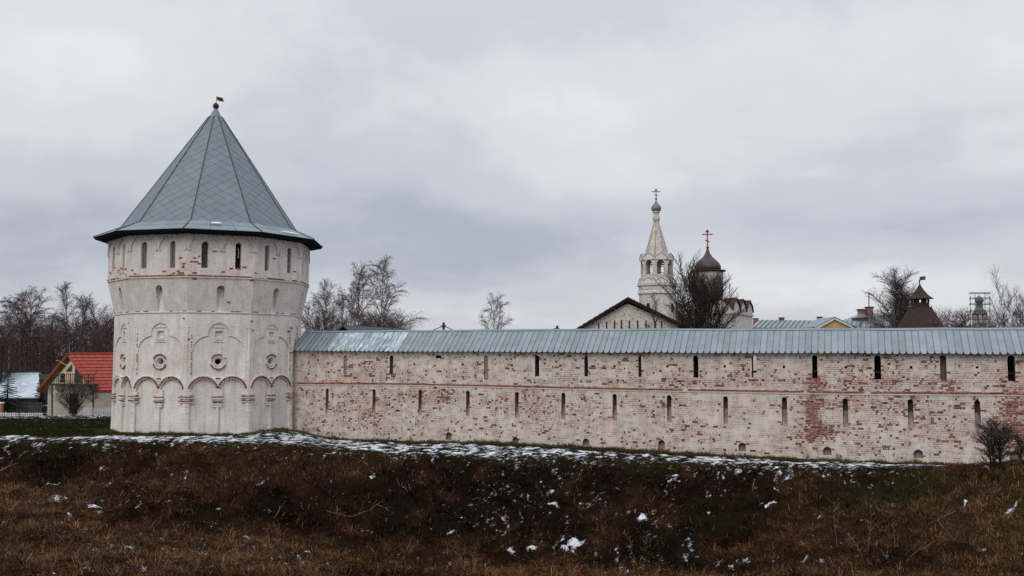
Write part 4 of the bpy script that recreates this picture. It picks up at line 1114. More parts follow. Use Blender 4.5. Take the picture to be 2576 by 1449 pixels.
def orth_cross(mb, c, h, w, t):          # three barred cross
    c = np.asarray(c, float); mb.box(c+UP*h/2, (t, t, h)); mb.box(c+UP*h*.78, (w, t*.9, t)); mb.box(c+UP*h*.93, (w*.38, t*.9, t))
    mb.beam(c+UP*h*.40-np.array([w*.2, 0, -w*.09]), c+UP*h*.40+np.array([w*.2, 0, -w*.09]), t*.9)
    mb.box(c+UP*h*1.0, (t*1.7, t, t*1.4))
def ogee(w, h, n=7):                      # keel arch outline from (-w,0) over (0,h) to (w,0)
    out = []
    for i in range(n+1):
        t = i/n; a = t*PI/2; x = w*math.cos(a); y = h*.80*math.sin(a)
        y += h*.20*max(0, 1-x/(w*.35))**1.6; out.append((x, y))
    return out[::1]+[(-x, y) for x, y in out[::-1][1:]]

# gabled brick building with the dark verge boards
def gable_house():
    Y = 108; apex = at(1578, 752, Y); l = at(1452, 829, Y); r = at(1740, 845, Y)
    x0, x1 = l[0]-2.6, apex[0]*2-l[0]+3.2; zl = l[2]-1.5; zr = zl-.2
    e = empty('gabled_building', (apex[0], Y, 0), 'broad limewashed brick gable with dark brown verge boards behind the wall', 'building')
    sl = (apex[2]-l[2])/(apex[0]-l[0]); slr = (apex[2]-at(1735, 829, Y)[2])/(at(1735, 829, Y)[0]-apex[0])
    zL = apex[2]-sl*(apex[0]-x0); zR = apex[2]-slr*(x1-apex[0])
    mb = MB(); mb.prism([(x0+.9, 0), (x1-.9, 0), (x1-.9, zR+.45), (apex[0], apex[2]-.50), (x0+.9, zL+.45)], (0, Y, 0), (1, 0, 0), (0, 0, 1), (0, 1, 0), 16)
    w = mb.build('wall', [M['worn']], e)
    n = Y-.6
    for sgn, xx, zz, s_ in ((-1, x0, zL, sl), (1, x1, zR, slr)):
        mb = MB(); A = np.array([apex[0], n, apex[2]+.2]); Bp = np.array([xx, n, zz+.2]); up = UP
        mb.hexa([A-up*.42, Bp-up*.42, Bp-up*.42+np.array([0, .1, 0]), A-up*.42+np.array([0, .1, 0]), A, Bp, Bp+np.array([0, .1, 0]), A+np.array([0, .1, 0])] if sgn < 0 else
                [Bp-up*.42, A-up*.42, A-up*.42+np.array([0, .1, 0]), Bp-up*.42+np.array([0, .1, 0]), Bp, A, A+np.array([0, .1, 0]), Bp+np.array([0, .1, 0])])
        mb.build('verge_board', [M['brown_iron']], e)
        mb = MB(); dy = np.array([0, 17, 0]); A = A-UP*.34; Bp = Bp-UP*.34
        mb.hexa([A, Bp, Bp+dy, A+dy, A+up*.12, Bp+up*.12, Bp+dy+up*.12, A+dy+up*.12] if sgn < 0 else [Bp, A, A+dy, Bp+dy, Bp+up*.12, A+up*.12, A+dy+up*.12, Bp+dy+up*.12])
        mb.mi = 1
        for k in range(12):
            f = (k+.5)/12; q = A+(Bp-A)*f; mb.beam(q+up*.14, q+dy+up*.14, .05, .08)
        mb.build('roof_slope', [M['blue_tin'], M['seam']], e)
        mb = MB(); mb.hexa([A-up*.1+np.array([0, .1, 0]), Bp-up*.1+np.array([0, .1, 0]), Bp-up*.1+np.array([0, .62, 0]), A-up*.1+np.array([0, .62, 0]), A+np.array([0, .1, 0])-up*.005, Bp+np.array([0, .1, 0])-up*.005, Bp+np.array([0, .62, 0])-up*.005, A+np.array([0, .62, 0])-up*.005])
        mb.build('soffit', [M['wood']], e)
    for px, y0, y1 in ((1500, 818, 850), (1506, 812, 850), (1526, 809, 850), (1546, 806, 850), (1563, 806, 850), (1583, 806, 850), (1604, 806, 850), (1625, 806, 850), (1648, 808, 850), (1664, 808, 850)):
        a = at(px, y0, Y); b = at(px, y1, Y); mb = MB(); mb.box((a[0], Y-.02, (a[2]+b[2])/2), (.15, .08, a[2]-b[2])); 
        if px > 1500: mb.build('slit_window', [M['brown_iron']], e)
gable_house()

def belfry():
    Y = 150.; c = at(1654, 829, Y); cx = c[0]; k = Y/F
    zz = lambda py: float(at(1654, py, Y)[2])
    e = empty('bell_tower', (cx, Y, 0), 'slender limewashed bell tower with an open arcade and tall tent spire', 'bell tower')
    n, ph = 8, PI/8+.10
    R1 = 47*k; R2 = 41*k; C0 = (cx, Y, 0)
    mb = MB(); mb.lathe([(R1*.97, 0), (R1*.97, zz(742)), (R1*1.04, zz(740)), (R1*1.04, zz(735)), (R1, zz(733)), (R1, zz(722)), (R1*1.07, zz(720)), (R1*1.07, zz(713)), (R2*.98, zz(711)), (R2*.98, zz(694))], C0, n, ph); mb.build('shaft', [M['worn']], e)
    fw = 2*R2*math.sin(PI/n); ap = R2*math.cos(PI/n)
    for i in range(n):
        am = ph+2*PI/n*(i+.5); X = np.array([math.cos(am), math.sin(am), 0]); N_ = np.array([math.sin(am), -math.cos(am), 0])
        # arcade side with an open arch
        z0, z1 = zz(694), zz(650); hw = fw/2; r = fw*.31; zs = zz(666)
        O = np.array([cx, Y, 0])+N_*ap
        mb = MB(); th = -.55
        arc = [(r*math.cos(t), zs+r*math.sin(t)) for t in np.linspace(0, PI, 9)]
        mb.prism([(-hw, z0), (-r, z0), (-r, zs)]+[(x, z) for x, z in arc[::-1][1:5]]+[(0, z1), (-hw, z1)], O, X, UP, N_, th)
        mb.prism([(r, z0), (hw, z0), (hw, z1), (0, z1)]+[(x, z) for x, z in arc[4:0:-1]]+[(r, zs)], O, X, UP, N_, th)
        w = mb.build('arcade_side', [M['worn']], e)
        mb = MB(); mb.prism([(x*1.22, zs+(z-zs)*1.22) for x, z in arc]+[(x, z) for x, z in arc[::-1]], O, X, UP, N_, .10); mb.build('arch_moulding', [M['plaster']], e)
        mb = MB()
        for zq in (zz(664), zz(668), zz(689)): mb.box(O+N_*(-.3)+UP*zq, (2*r, .08, .09), (X, N_, UP))
        mb.build('tie_beam', [M['wood']], e)
        # ogee gable over the arch with its tin cover
        og = ogee(hw*.98, zz(640)-zz(656)); og = [(x, z+zz(656)) for x, z in og]
        mb = MB(); mb.prism(og, O+N_*.02, X, UP, N_, .16); mb.build('ogee_gable', [M['plaster']], e)
        mb = MB(); out = [(x*1.04, z+.10) for x, z in og]; m_ = len(og)
        P = [O+N_*.22+X*x+UP*z for x, z in out]; Q = [O-N_*1.6+X*x*.6+UP*z for x, z in out]
        mb.add(P+Q, [(j, j+1, m_+j+1, m_+j) for j in range(m_-1)]); P2 = [O+N_*.22+X*x+UP*z for x, z in og]
        mb.add(P+P2, [(j+1, j, m_+j, m_+j+1) for j in range(m_-1)]); mb.build('tin_cover', [M['blue_tin']], e)
        # lower ring of small gables
        O2 = np.array([cx, Y, 0])+N_*(R1*math.cos(PI/n)); hw2 = R1*math.sin(PI/n)
        og = [(x, z+zz(716)) for x, z in ogee(hw2*.72, zz(701)-zz(716))]
        mb = MB(); mb.prism(og, O2+N_*.08, X, UP, N_, -.4); mb.build('small_gable', [M['plaster']], e)
        mb = MB(); m_ = len(og); P = [O2+N_*.12+X*x*1.05+UP*(z+.07) for x, z in og]; Q = [O2-N_*.9+X*x*.5+UP*(z+.07) for x, z in og]; mb.add(P+Q, [(j, j+1, m_+j+1, m_+j) for j in range(m_-1)]); mb.build('tin_cover', [M['blue_tin']], e)
        mb = MB()
        if i % 2 == 0: mb.box(O2+UP*zz(775)+N_*.02, (.5, .1, 1.3), (X, N_, UP)); mb.build('window', [M['dark']], e)
        a = ph+2*PI/n*i; rb = R2*.76; mb = MB()
        mb.tube([(cx+rb*math.sin(a), Y-rb*math.cos(a), zz(650)), (cx+.42*math.sin(a), Y-.42*math.cos(a), zz(561))], [.11, .05], 5); mb.build('spire_rib', [M['red_worn']], e)
    mb = MB(); mb.lathe([(R2*.92, zz(694)), (R2*.92, zz(692))], C0, n, ph); mb.build('arcade_floor', [M['worn']], e)
    mb = MB(); mb.lathe([(R2*.75, zz(651)), (.42, zz(560)), (.50, zz(556)), (.58, zz(551)), (.50, zz(546)), (.44, zz(542)), (.44, zz(537)), (.60, zz(535)), (.60, zz(532)), (.4, zz(531))], C0, 8, ph); mb.build('spire', [M['spire']], e)
    mb = MB(); b = zz(533); mb.lathe([(.45, b), (.68, b+.18), (.80, b+.46), (.77, b+.72), (.60, b+1.02), (.34, b+1.30), (.15, b+1.62), (.06, b+2.0)], C0, 18); mb.build('onion_dome', [M['dome_grey']], e, True)
    mb = MB(); b = zz(502); mb.lathe([(.05, b-.1), (.17, b+.02), (.17, b+.16), (.05, b+.28)], C0, 10); orth_cross(mb, (cx, Y, b+.1), zz(477)-b-.1, 1.35, .11); mb.build('cross', [M['seam']], e)
M['red_worn'] = mottled('rusty_worn_rib', (.28, .17, .125), (.48, .39, .33), 2.5)
M['spire'] = mottled('flaking_spire', (.42, .37, .325), (.62, .58, .54), 1.2, c3=(.20, .14, .115), detail=6)
belfry()

def church():
    Y = 158.; k = Y/F; cx = at(1781, 700, Y)[0]; zz = lambda py: float(at(1781, py, Y)[2])
    e = empty('domed_church', (cx, Y, 0), 'white church with one dark helmet dome, red cross and scalloped gables', 'church')
    C0 = (cx, Y, 0)
    mb = MB(); R = 37*k; mb.lathe([(R, zz(775)), (R, zz(700)), (R*1.04, zz(698)), (R*1.04, zz(690)), (R, zz(684))], C0, 20); mb.build('drum', [M['worn']], e, True)
    mb = MB(); mb.lathe([(R*.95, zz(686)), (R*1.22, zz(683)), (R*1.20, zz(681)), (R*.8, zz(679))], C0, 20); mb.build('drum_eave', [M['brown_iron']], e, True)
    b = zz(681)
    mb = MB(); r = 33*k; H = zz(622)-b
    mb.lathe([(r*.93, b), (r*1.0, b+H*.10), (r*.98, b+H*.20), (r*.86, b+H*.32), (r*.62, b+H*.46), (r*.38, b+H*.58), (r*.20, b+H*.72), (r*.10, b+H*.88), (r*.06, b+H)], C0, 22); mb.build('dome', [M['dome_dark']], e, True)
    mb = MB(); t = zz(624); mb.lathe([(.05, t-.2), (.25, t), (.25, t+.2), (.05, t+.4)], C0, 10); orth_cross(mb, (cx, Y, t), zz(580)-t, 1.75, .17); mb.build('cross', [M['cross_red']], e)
    for i in range(8):
        a = PI/8*(2*i+.5); N_ = np.array([math.sin(a), -math.cos(a), 0]); X = np.array([math.cos(a), math.sin(a), 0]); mb = MB(); mb.box(np.array(C0)+N_*(R)+UP*zz(720), (.35, .14, 2.2), (X, N_, UP)); mb.build('drum_window', [M['glass']], e)
    # body turned so that its right side recedes
    yaw = -.50; X, N_, _ = axes(yaw); hw = 6.1; zt = zz(787)
    ctr = np.array([cx-.4, Y, 0.])
    mb = MB(); mb.box(ctr+UP*(zt/2), (hw*2, hw*2, zt), (X, N_, UP)); mb.build('wall', [M['plaster']], e)
    side = [(X, N_, 'f'), (-N_, X, 'r')]
    for (ax, nn) in ((X, N_), (N_, X), (-N_, X)):
        pass
    for ax, nn in ((X, N_), (-N_ if False else np.array([-N_[0], -N_[1], 0]), X)):
        for j in range(3):
            o = ctr+nn*hw+ax*((j-1)*hw*.66); w = hw*.33
            og = [(x, z+zt) for x, z in ogee(w*.98, zz(756)-zt)]
            mb = MB(); mb.prism(og, o+nn*.05, ax, UP, nn, -.5); mb.build('scalloped_gable', [M['plaster']], e)
            mb = MB(); m_ = len(og); P = [o+nn*.30+ax*x*1.04+UP*(z+.10) for x, z in og]; Q = [o-nn*1.8+ax*x*.9+UP*(z+.1) for x, z in og]
            mb.add(P+Q+[p-UP*.12 for p in P], [(q, q+1, m_+q+1, m_+q) for q in range(m_-1)]+[(q+1, q, 2*m_+q, 2*m_+q+1) for q in range(m_-1)]); mb.build('gable_cover', [M['brown_iron']], e)
        mb = MB(); mb.box(ctr+nn*(hw+.06)+UP*(zt-.35), (hw*2+.3, .3, .3), (ax, nn, UP)); mb.build('cornice', [M['worn']], e)
    mb = MB(); mb.box(ctr+UP*(zt+.4), (hw*1.9, hw*1.9, .8), (X, N_, UP)); mb.build('roof', [M['brown_iron']], e)
church()

def seam_roof(mb, a, b, c, d, n, w=.06, h=.12):      # sheet a b (eave) c d (ridge) with n raised seams
    th = UP*.08; mb.mi = 0; mb.hexa([a-th, b-th, c-th, d-th, a, b, c, d]); mb.mi = 1
    for i in range(n+1):
        t = i/n; mb.beam(a+(b-a)*t+UP*h/2, d+(c-d)*t+UP*h/2, w, h)
def long_building():
    Y = 175.; e = empty('long_building', (at(2020, 820, Y)[0], Y, 0), 'long low building with a pale seamed metal roof behind the wall', 'building')
    A = at(1886, 824, Y); B = at(2215, 826, Y); C_ = at(2130, 808, Y+6); D = at(1908, 805, Y+6)
    mb = MB(); seam_roof(mb, A, B, at(2215, 808, Y+6), D, 26); mb.build('roof', [M['roof'], M['seam']], e)
    mb = MB(); a = A-UP*.15; mb.box(((A[0]+B[0])/2, Y+6.3, A[2]/2-.2), (B[0]-A[0]-.6, 12, A[2]-.1)); mb.build('wall', [M['plaster']], e)
    mb = MB(); mb.beam(A-UP*.12-np.array([0, .1, 0]), B-UP*.12-np.array([0, .1, 0]), .22, .18); mb.build('gutter', [M['seam']], e)
    for px, py in ((1901, 803), (1966, 801), (2062, 799)):
        p = at(px, py, Y+6.3); mb = MB(); mb.box((p[0], p[1], p[2]-.4), (.9, .6, 1.0)); mb.mi = 1; mb.box((p[0], p[1], p[2]+.12), (1.05, .75, .14)); mb.build('chimney', [M['red'], M['seam']], e)
    mb = MB(); q = at(1889, 822, Y-.5); mb.tube([at(1886+3*math.cos(t), 817+3*math.sin(t), Y-.5) for t in np.linspace(0, 6, 9)], .12, 4); mb.build('eave_scroll', [M['seam']], e)
long_building()
def pediment_building():
    Y = 168.; k = Y/F; L = at(2050, 826, Y); R = at(2150, 826, Y); T = at(2097, 801, Y)
    e = empty('pedimented_building', ((L[0]+R[0])/2, Y, 0), 'pale building front with a yellow triangular pediment', 'building')
    mb = MB(); mb.box(((L[0]+R[0])/2, Y+5, L[2]/2-.5), (R[0]-L[0]-.8, 10, L[2]-.6)); mb.build('wall', [M['plaster']], e)
    X = np.array([1., 0, 0]); c = np.array([0, Y, 0]); mb = MB()
    mb.prism([(L[0], L[2]-.5), (R[0], R[2]-.5), (R[0], R[2]-.2), (T[0], T[2]-.1), (L[0], L[2]-.2)], (0, Y-.1, 0), X, UP, (0, 1, 0), 10); mb.build('gable', [M['plaster']], e)
    l = at(2063, 824.5, Y); r = at(2132, 824.5, Y); t = at(2097, 810, Y)
    mb = MB(); mb.prism([(l[0], l[2]), (r[0], r[2]), (t[0], t[2])], (0, Y-.16, 0), X, UP, (0, 1, 0), .05); mb.build('tympanum', [M['ochre']], e)
    for a, b in ((L, T), (T, R)):
        mb = MB(); mb.beam(np.array([a[0], Y-.35, a[2]-.04]), np.array([b[0], Y-.35, b[2]-.04]), .5, .34); mb.build('raking_cornice', [M['plaster']], e)
        mb = MB(); mb.hexa([np.array([a[0], Y-.65, a[2]+.16]), np.array([b[0], Y-.65, b[2]+.16]), np.array([b[0], Y+9, b[2]+.16]), np.array([a[0], Y+9, a[2]+.16]), np.array([a[0], Y-.65, a[2]+.28]), np.array([b[0], Y-.65, b[2]+.28]), np.array([b[0], Y+9, b[2]+.28]), np.array([a[0], Y+9, a[2]+.28])]); mb.build('roof_slope', [M['roof']], e)
    mb = MB(); p = at(2152, 824, Y-.6); mb.tube([p+np.array([-.5, 0, .3]), p+np.array([.2, 0, -.1]), p+np.array([.2, 0, -4])], .12, 6); mb.build('downpipe', [M['seam']], e)
pediment_building()
def hip_building():
    Y = 180.; e = empty('hipped_building', (at(2200, 826, Y)[0], Y, 0), 'building with a hipped snowy metal roof, dormer, two chimneys and a mast', 'building')
    a = at(2118, 824, Y); b = at(2330, 824, Y); c = at(2235, 790, Y+8); d = at(2172, 785, Y+8)
    a[2] = b[2] = min(a[2], b[2]); top = at(2180, 787, Y+8)[2]; c[2] = d[2] = top
    mb = MB(); th = UP*.1; back_a = a+np.array([0, 16, 0]); back_b = b+np.array([0, 16, 0])
    mb.add([a, b, c, d, back_a, back_b], [(0, 1, 2, 3), (4, 0, 3), (1, 5, 2), (5, 4, 3, 2)]); mb.mi = 1
    for i in range(15):
        t = i/14; q = a+(b-a)*t; 
        if t < .27: f = t/.27; e2 = a+(d-a)*f
        elif t < .55: e2 = d+(c-d)*((t-.27)/.28)
        else: e2 = c+(b-c)*((t-.55)/.45)
        if np.linalg.norm(e2-q) > .3: mb.beam(q+UP*.06, e2+UP*.06, .06, .12)
    mb.build('roof', [M['hip'], M['seam']], e)
    mb = MB(); mb.box(((a[0]+b[0])/2, Y+8.6, a[2]/2-.3), (b[0]-a[0]-1, 15.6, a[2]-.4)); mb.build('wall', [M['plaster']], e)
    for px, py, h in ((2167, 784, 20), (2187, 778, 20)):
        p = at(px, py, Y+7); mb = MB(); mb.box((p[0], p[1], p[2]-.9), (1.2, 1.0, 2.4)); mb.mi = 1; mb.box((p[0], p[1], p[2]+.38), (1.5, 1.3, .25)); mb.build('chimney', [M['tan'], M['seam']], e)
    p = at(2168, 806, Y+1.5); mb = MB(); mb.box((p[0]+.2, p[1]+1.5, p[2]-.15), (2.0, 3.2, 1.3)); mb.mi = 1
    mb.prism([(-1.2, -.3), (1.2, -.3), (.9, .05), (0, .25), (-.9, .05)], (p[0]+.2, p[1]-.3, p[2]+.8), (1, 0, 0), UP, (0, 1, 0), 4); dm = mb.build('dormer', [M['seam'], M['blue_tin']], e)
    for q in (-.45, .45): mb = MB(); mb.box((p[0]+.2+q, p[1]-.14, p[2]-.12), (.6, .06, .8)); mb.build('pane', [M['glass']], dm)
    p = at(2186, 776, Y+7); mb = MB(); mb.tube([p, at(2186, 738, Y+7)], .10, 5); mb.build('mast', [M['wood']], e)
M['hip'] = sheet_metal('hip_roof_snowy', (.17, .20, .23), (.24, .28, .31), .35)
M['tan'] = mottled('tan_brick', (.20, .12, .085), (.30, .19, .14), 2)
hip_building()

def lookout():
    Y = 150.; k = Y/F; cx = at(2316, 800, Y)[0]; z = lambda py: float(at(2316, py, Y)[2]); yaw = .62; X, N_, _ = axes(yaw)
    e = empty('wooden_lookout', (cx, Y, 0), 'brown shingled hipped roof crowned by a small wooden lookout with a spike', 'tower')
    n4 = lambda mb, prof: mb.lathe([(r*math.sqrt(2), q) for r, q in prof], (cx, Y, 0), 4, PI/4+yaw)
    mb = MB(); R = 66*k*.66
    n4(mb, [(R*1.06, z(842)), (R*.95, z(826)), (20*k, z(775)), (20*k, z(772))]); mb.build('roof', [M['brown_roof']], e)
    mb = MB(); n4(mb, [(R*.9, 0), (R*.9, z(840))]); mb.build('wall', [M['worn']], e)
    mb = MB(); n4(mb, [(15.2*k, z(778)), (15.2*k, z(762))]); mb.build('lookout_box', [M['brown_roof']], e)
    for sx in (-1, 1):
        for sy in (-1, 1):
            mb = MB(); mb.box(np.array([cx, Y, (z(762)+z(750))/2])+X*sx*13.6*k+N_*sy*13.6*k, (.25, .25, z(750)-z(762)), (X, N_, UP)); mb.build('post', [M['brown_roof']], e)
    for nn, ax in ((N_, X), (X, N_), (-N_, X), (-X, N_)):
        mb = MB(); mb.box(np.array([cx, Y, (z(762)+z(750))/2])+nn*13.6*k, (.5, .2, z(750)-z(762)), (ax, nn, UP)); mb.box(np.array([cx, Y, z(751.5)])+nn*13.6*k, (27*k, .22, .25), (ax, nn, UP)); mb.build('mullion', [M['brown_roof']], e)
    mb = MB(); n4(mb, [(23.5*k, z(752.5)), (23*k, z(751)), (14*k, z(742)), (7*k, z(730)), (2.0*k, z(718)), (.6*k, z(714))]); mb.build('tent_roof', [M['brown_roof']], e)
    mb = MB(); mb.tube([(cx, Y, z(716)), (cx, Y, z(703))], .10, 5); mb.prism([(0, 0), (.9, .15), (.9, .75), (0, .6)], (cx+.05, Y, z(706)), (1, 0, 0), UP, (0, 1, 0), .05); mb.build('weathervane', [M['seam']], e)
lookout()

def scaffolded():
    Y = 165.; k = Y/F; cx = at(2465, 800, Y)[0]; z = lambda py: float(at(2465, py, Y)[2])
    e = empty('small_belfry', (cx, Y, 0), 'small grey domed belfry wrapped in scaffolding near the right edge', 'bell tower')
    mb = MB(); mb.lathe([(34*k, z(842)), (30*k, z(826)), (21*k, z(820)), (17*k, z(816)), (17*k, z(812))], (cx, Y, 0), 8, .4); mb.build('lower_roof', [M['dome_grey']], e)
    for i in range(8):
        a = .4+2*PI*i/8; mb = MB(); mb.tube([(cx+14*k*math.sin(a), Y-14*k*math.cos(a), z(814)), (cx+14*k*math.sin(a), Y-14*k*math.cos(a), z(793))], .27, 6); mb.build('column', [M['plaster']], e)
    mb = MB(); mb.lathe([(9*k, z(814)), (9*k, z(793))], (cx, Y, 0), 8, .4); mb.build('core', [M['worn']], e)
    mb = MB(); mb.lathe([(17*k, z(793)), (18*k, z(790)), (17*k, z(787)), (13*k, z(782)), (9*k, z(777)), (8*k, z(770)), (9*k, z(768)), (7*k, z(765)), (7*k, z(762))], (cx, Y, 0), 12); mb.build('dome_base', [M['dome_grey']], e, True)
    mb = MB(); mb.lathe([(5*k, z(764)), (9.5*k, z(760)), (10.5*k, z(756)), (9*k, z(751)), (5*k, z(747)), (1*k, z(743))], (cx, Y, 0), 16); mb.build('dome', [M['dome_grey']], e, True)
    mb = MB(); mb.lathe([(26*k, 0), (26*k, z(842))], (cx, Y, 0), 8, .4); mb.build('wall', [M['plaster']], e)
    s = empty('scaffolding', (cx-1, Y-2.5, z(842)), 'thin timber scaffolding poles and decks round the small grey belfry', 'scaffolding')
    for px in (2441, 2453, 2478, 2490):
        for dy in (-2.4, 2.4):
            mb = MB(); mb.tube([at(px, 842, Y+dy), at(px, 735+(px % 7)*2, Y+dy)], .055, 4); mb.build('pole', [M['wood']], s)
    for py in (741, 754, 768, 786, 805):
        mb = MB(); w = 3+(py % 5); mb.box((at(2465, py, Y-2.4)[0], Y-2.4, z(py)), (52*k, .5, .10)); mb.build('deck', [M['wood']], s)
        mb = MB(); mb.tube([at(2439, py-5, Y-2.45), at(2492, py-5, Y-2.45)], .045, 4); mb.build('rail', [M['wood']], s)
scaffolded()

def rear_roof():     # metal roof rising behind the wall next to the tower
    Y = 104.; e = empty('metal_roofed_barn', (at(900, 835, Y)[0], Y, 0), 'dark gabled barn whose pale seamed roof shows over the wall next to the tower', 'building')
    a = at(826, 848, Y); p = at(862, 819, Y); b = at(897, 848, Y)
    far = at(1016, 829.5, Y+16)
    mb = MB(); mb.prism([(a[0]+.2, 0), (b[0]-.2, 0), (b[0]-.2, b[2]), (p[0], p[2]-.1), (a[0]+.2, a[2])], (0, Y+.4, 0), (1, 0, 0), UP, (0, 1, 0), .5); mb.build('gable', [M['soffit']], e)
    d = np.array([far[0]-p[0], 16, 0]); mb = MB(); seam_roof(mb, b+UP*.0-UP*1.0+np.array([.8, 0, 0]), b-UP*1.0+d+np.array([.8, 0, 0]), p+d+UP*.05, p+UP*.05, 26); mb.build('roof_slope', [M['roof'], M['seam']], e)
    mb = MB(); seam_roof(mb, a-UP*.8-np.array([.8, 0, 0])+d, a-UP*.8-np.array([.8, 0, 0]), p, p+d, 20); mb.build('roof_slope', [M['roof'], M['seam']], e)
    mb = MB(); mb.prism([(a[0]+.5, 0), (b[0]-.5, 0), (b[0]-.5, b[2]-.3), (a[0]+.5, a[2]-.3)], (0, Y+.9, 0), (1, 0, 0), UP, (d[0]/16, 1, 0), 15); mb.build('wall', [M['wood']], e)
rear_roof()
# power poles and the sagging line
pole_p = [at(1116, 811, 104), at(1402, 819, 108)]
for i, p in enumerate(pole_p):
    g0 = ground_z(p[0], p[1])
    e = empty('utility_pole', (p[0], p[1], g0), ('taller wooden pole with two wires above the middle of the wall' if i == 0 else 'shorter wooden pole just left of the brown gable'), 'pole', 'wooden poles of the power line behind the wall')
    mb = MB(); mb.tube([(p[0], p[1], g0-.3), (p[0], p[1], p[2])], [.17, .13], 8); mb.build('post', [M['wood']], e)
    mb = MB(); mb.box((p[0], p[1]-.1, p[2]-.5), (.5, .1, .1)); mb.build('crossarm', [M['wood']], e)
    for sx in (-.2, .2): mb = MB(); mb.lathe([(.05, 0), (.07, .08), (.04, .16)], (p[0]+sx, p[1]-.1, p[2]-.45), 6); mb.build('insulator', [M['seam']], e)
def wire(a, b, sag, label):
    a, b = np.asarray(a), np.asarray(b); mb = MB(); mb.tube([a+(b-a)*t-UP*sag*4*t*(1-t) for t in np.linspace(0, 1, 17)], .04, 4)
    tag(mb.build('overhead_wire', [M['soffit']]), label, 'wire')
wire(at(1000, 832, 103), pole_p[0]-UP*.35, .5, 'overhead wire falling left from the taller pole')
wire(pole_p[0]-UP*.35, pole_p[1]-UP*.2, 1.6, 'overhead wire sagging between the two poles')

# ------------------------------------------------------------------ houses left of the tower
M['tile_red'] = mottled('red_metal_tile', (.33, .055, .040), (.41, .082, .062), 1.5, .6, per_obj=.06, spec=.3)
M['orange_wood'] = mottled('varnished_wood', (.12, .046, .016), (.19, .075, .028), 2, stretch=(1, 1, .3))
M['cream'] = mottled('cream_cladding', (.60, .49, .31), (.68, .57, .38), 1.5)
M['white_block'] = mottled('pale_block_wall', (.36, .32, .25), (.47, .43, .35), 1.2, stretch=(1, 1, 4))
M['dark_red'] = mottled('dark_red_roof', (.045, .013, .014), (.065, .02, .02), 1)
M['snow_roof'] = mottled('snowy_grey_roof', (.30, .36, .42), (.48, .54, .60), .5, c3=(.56, .62, .68))
M['picket'] = mottled('white_paint', (.42, .42, .43), (.55, .55, .56), 2, per_obj=.1)
M['needles'] = mottled('spruce_needles', (.010, .016, .012), (.022, .032, .022), 2, c3=(.05, .06, .06))
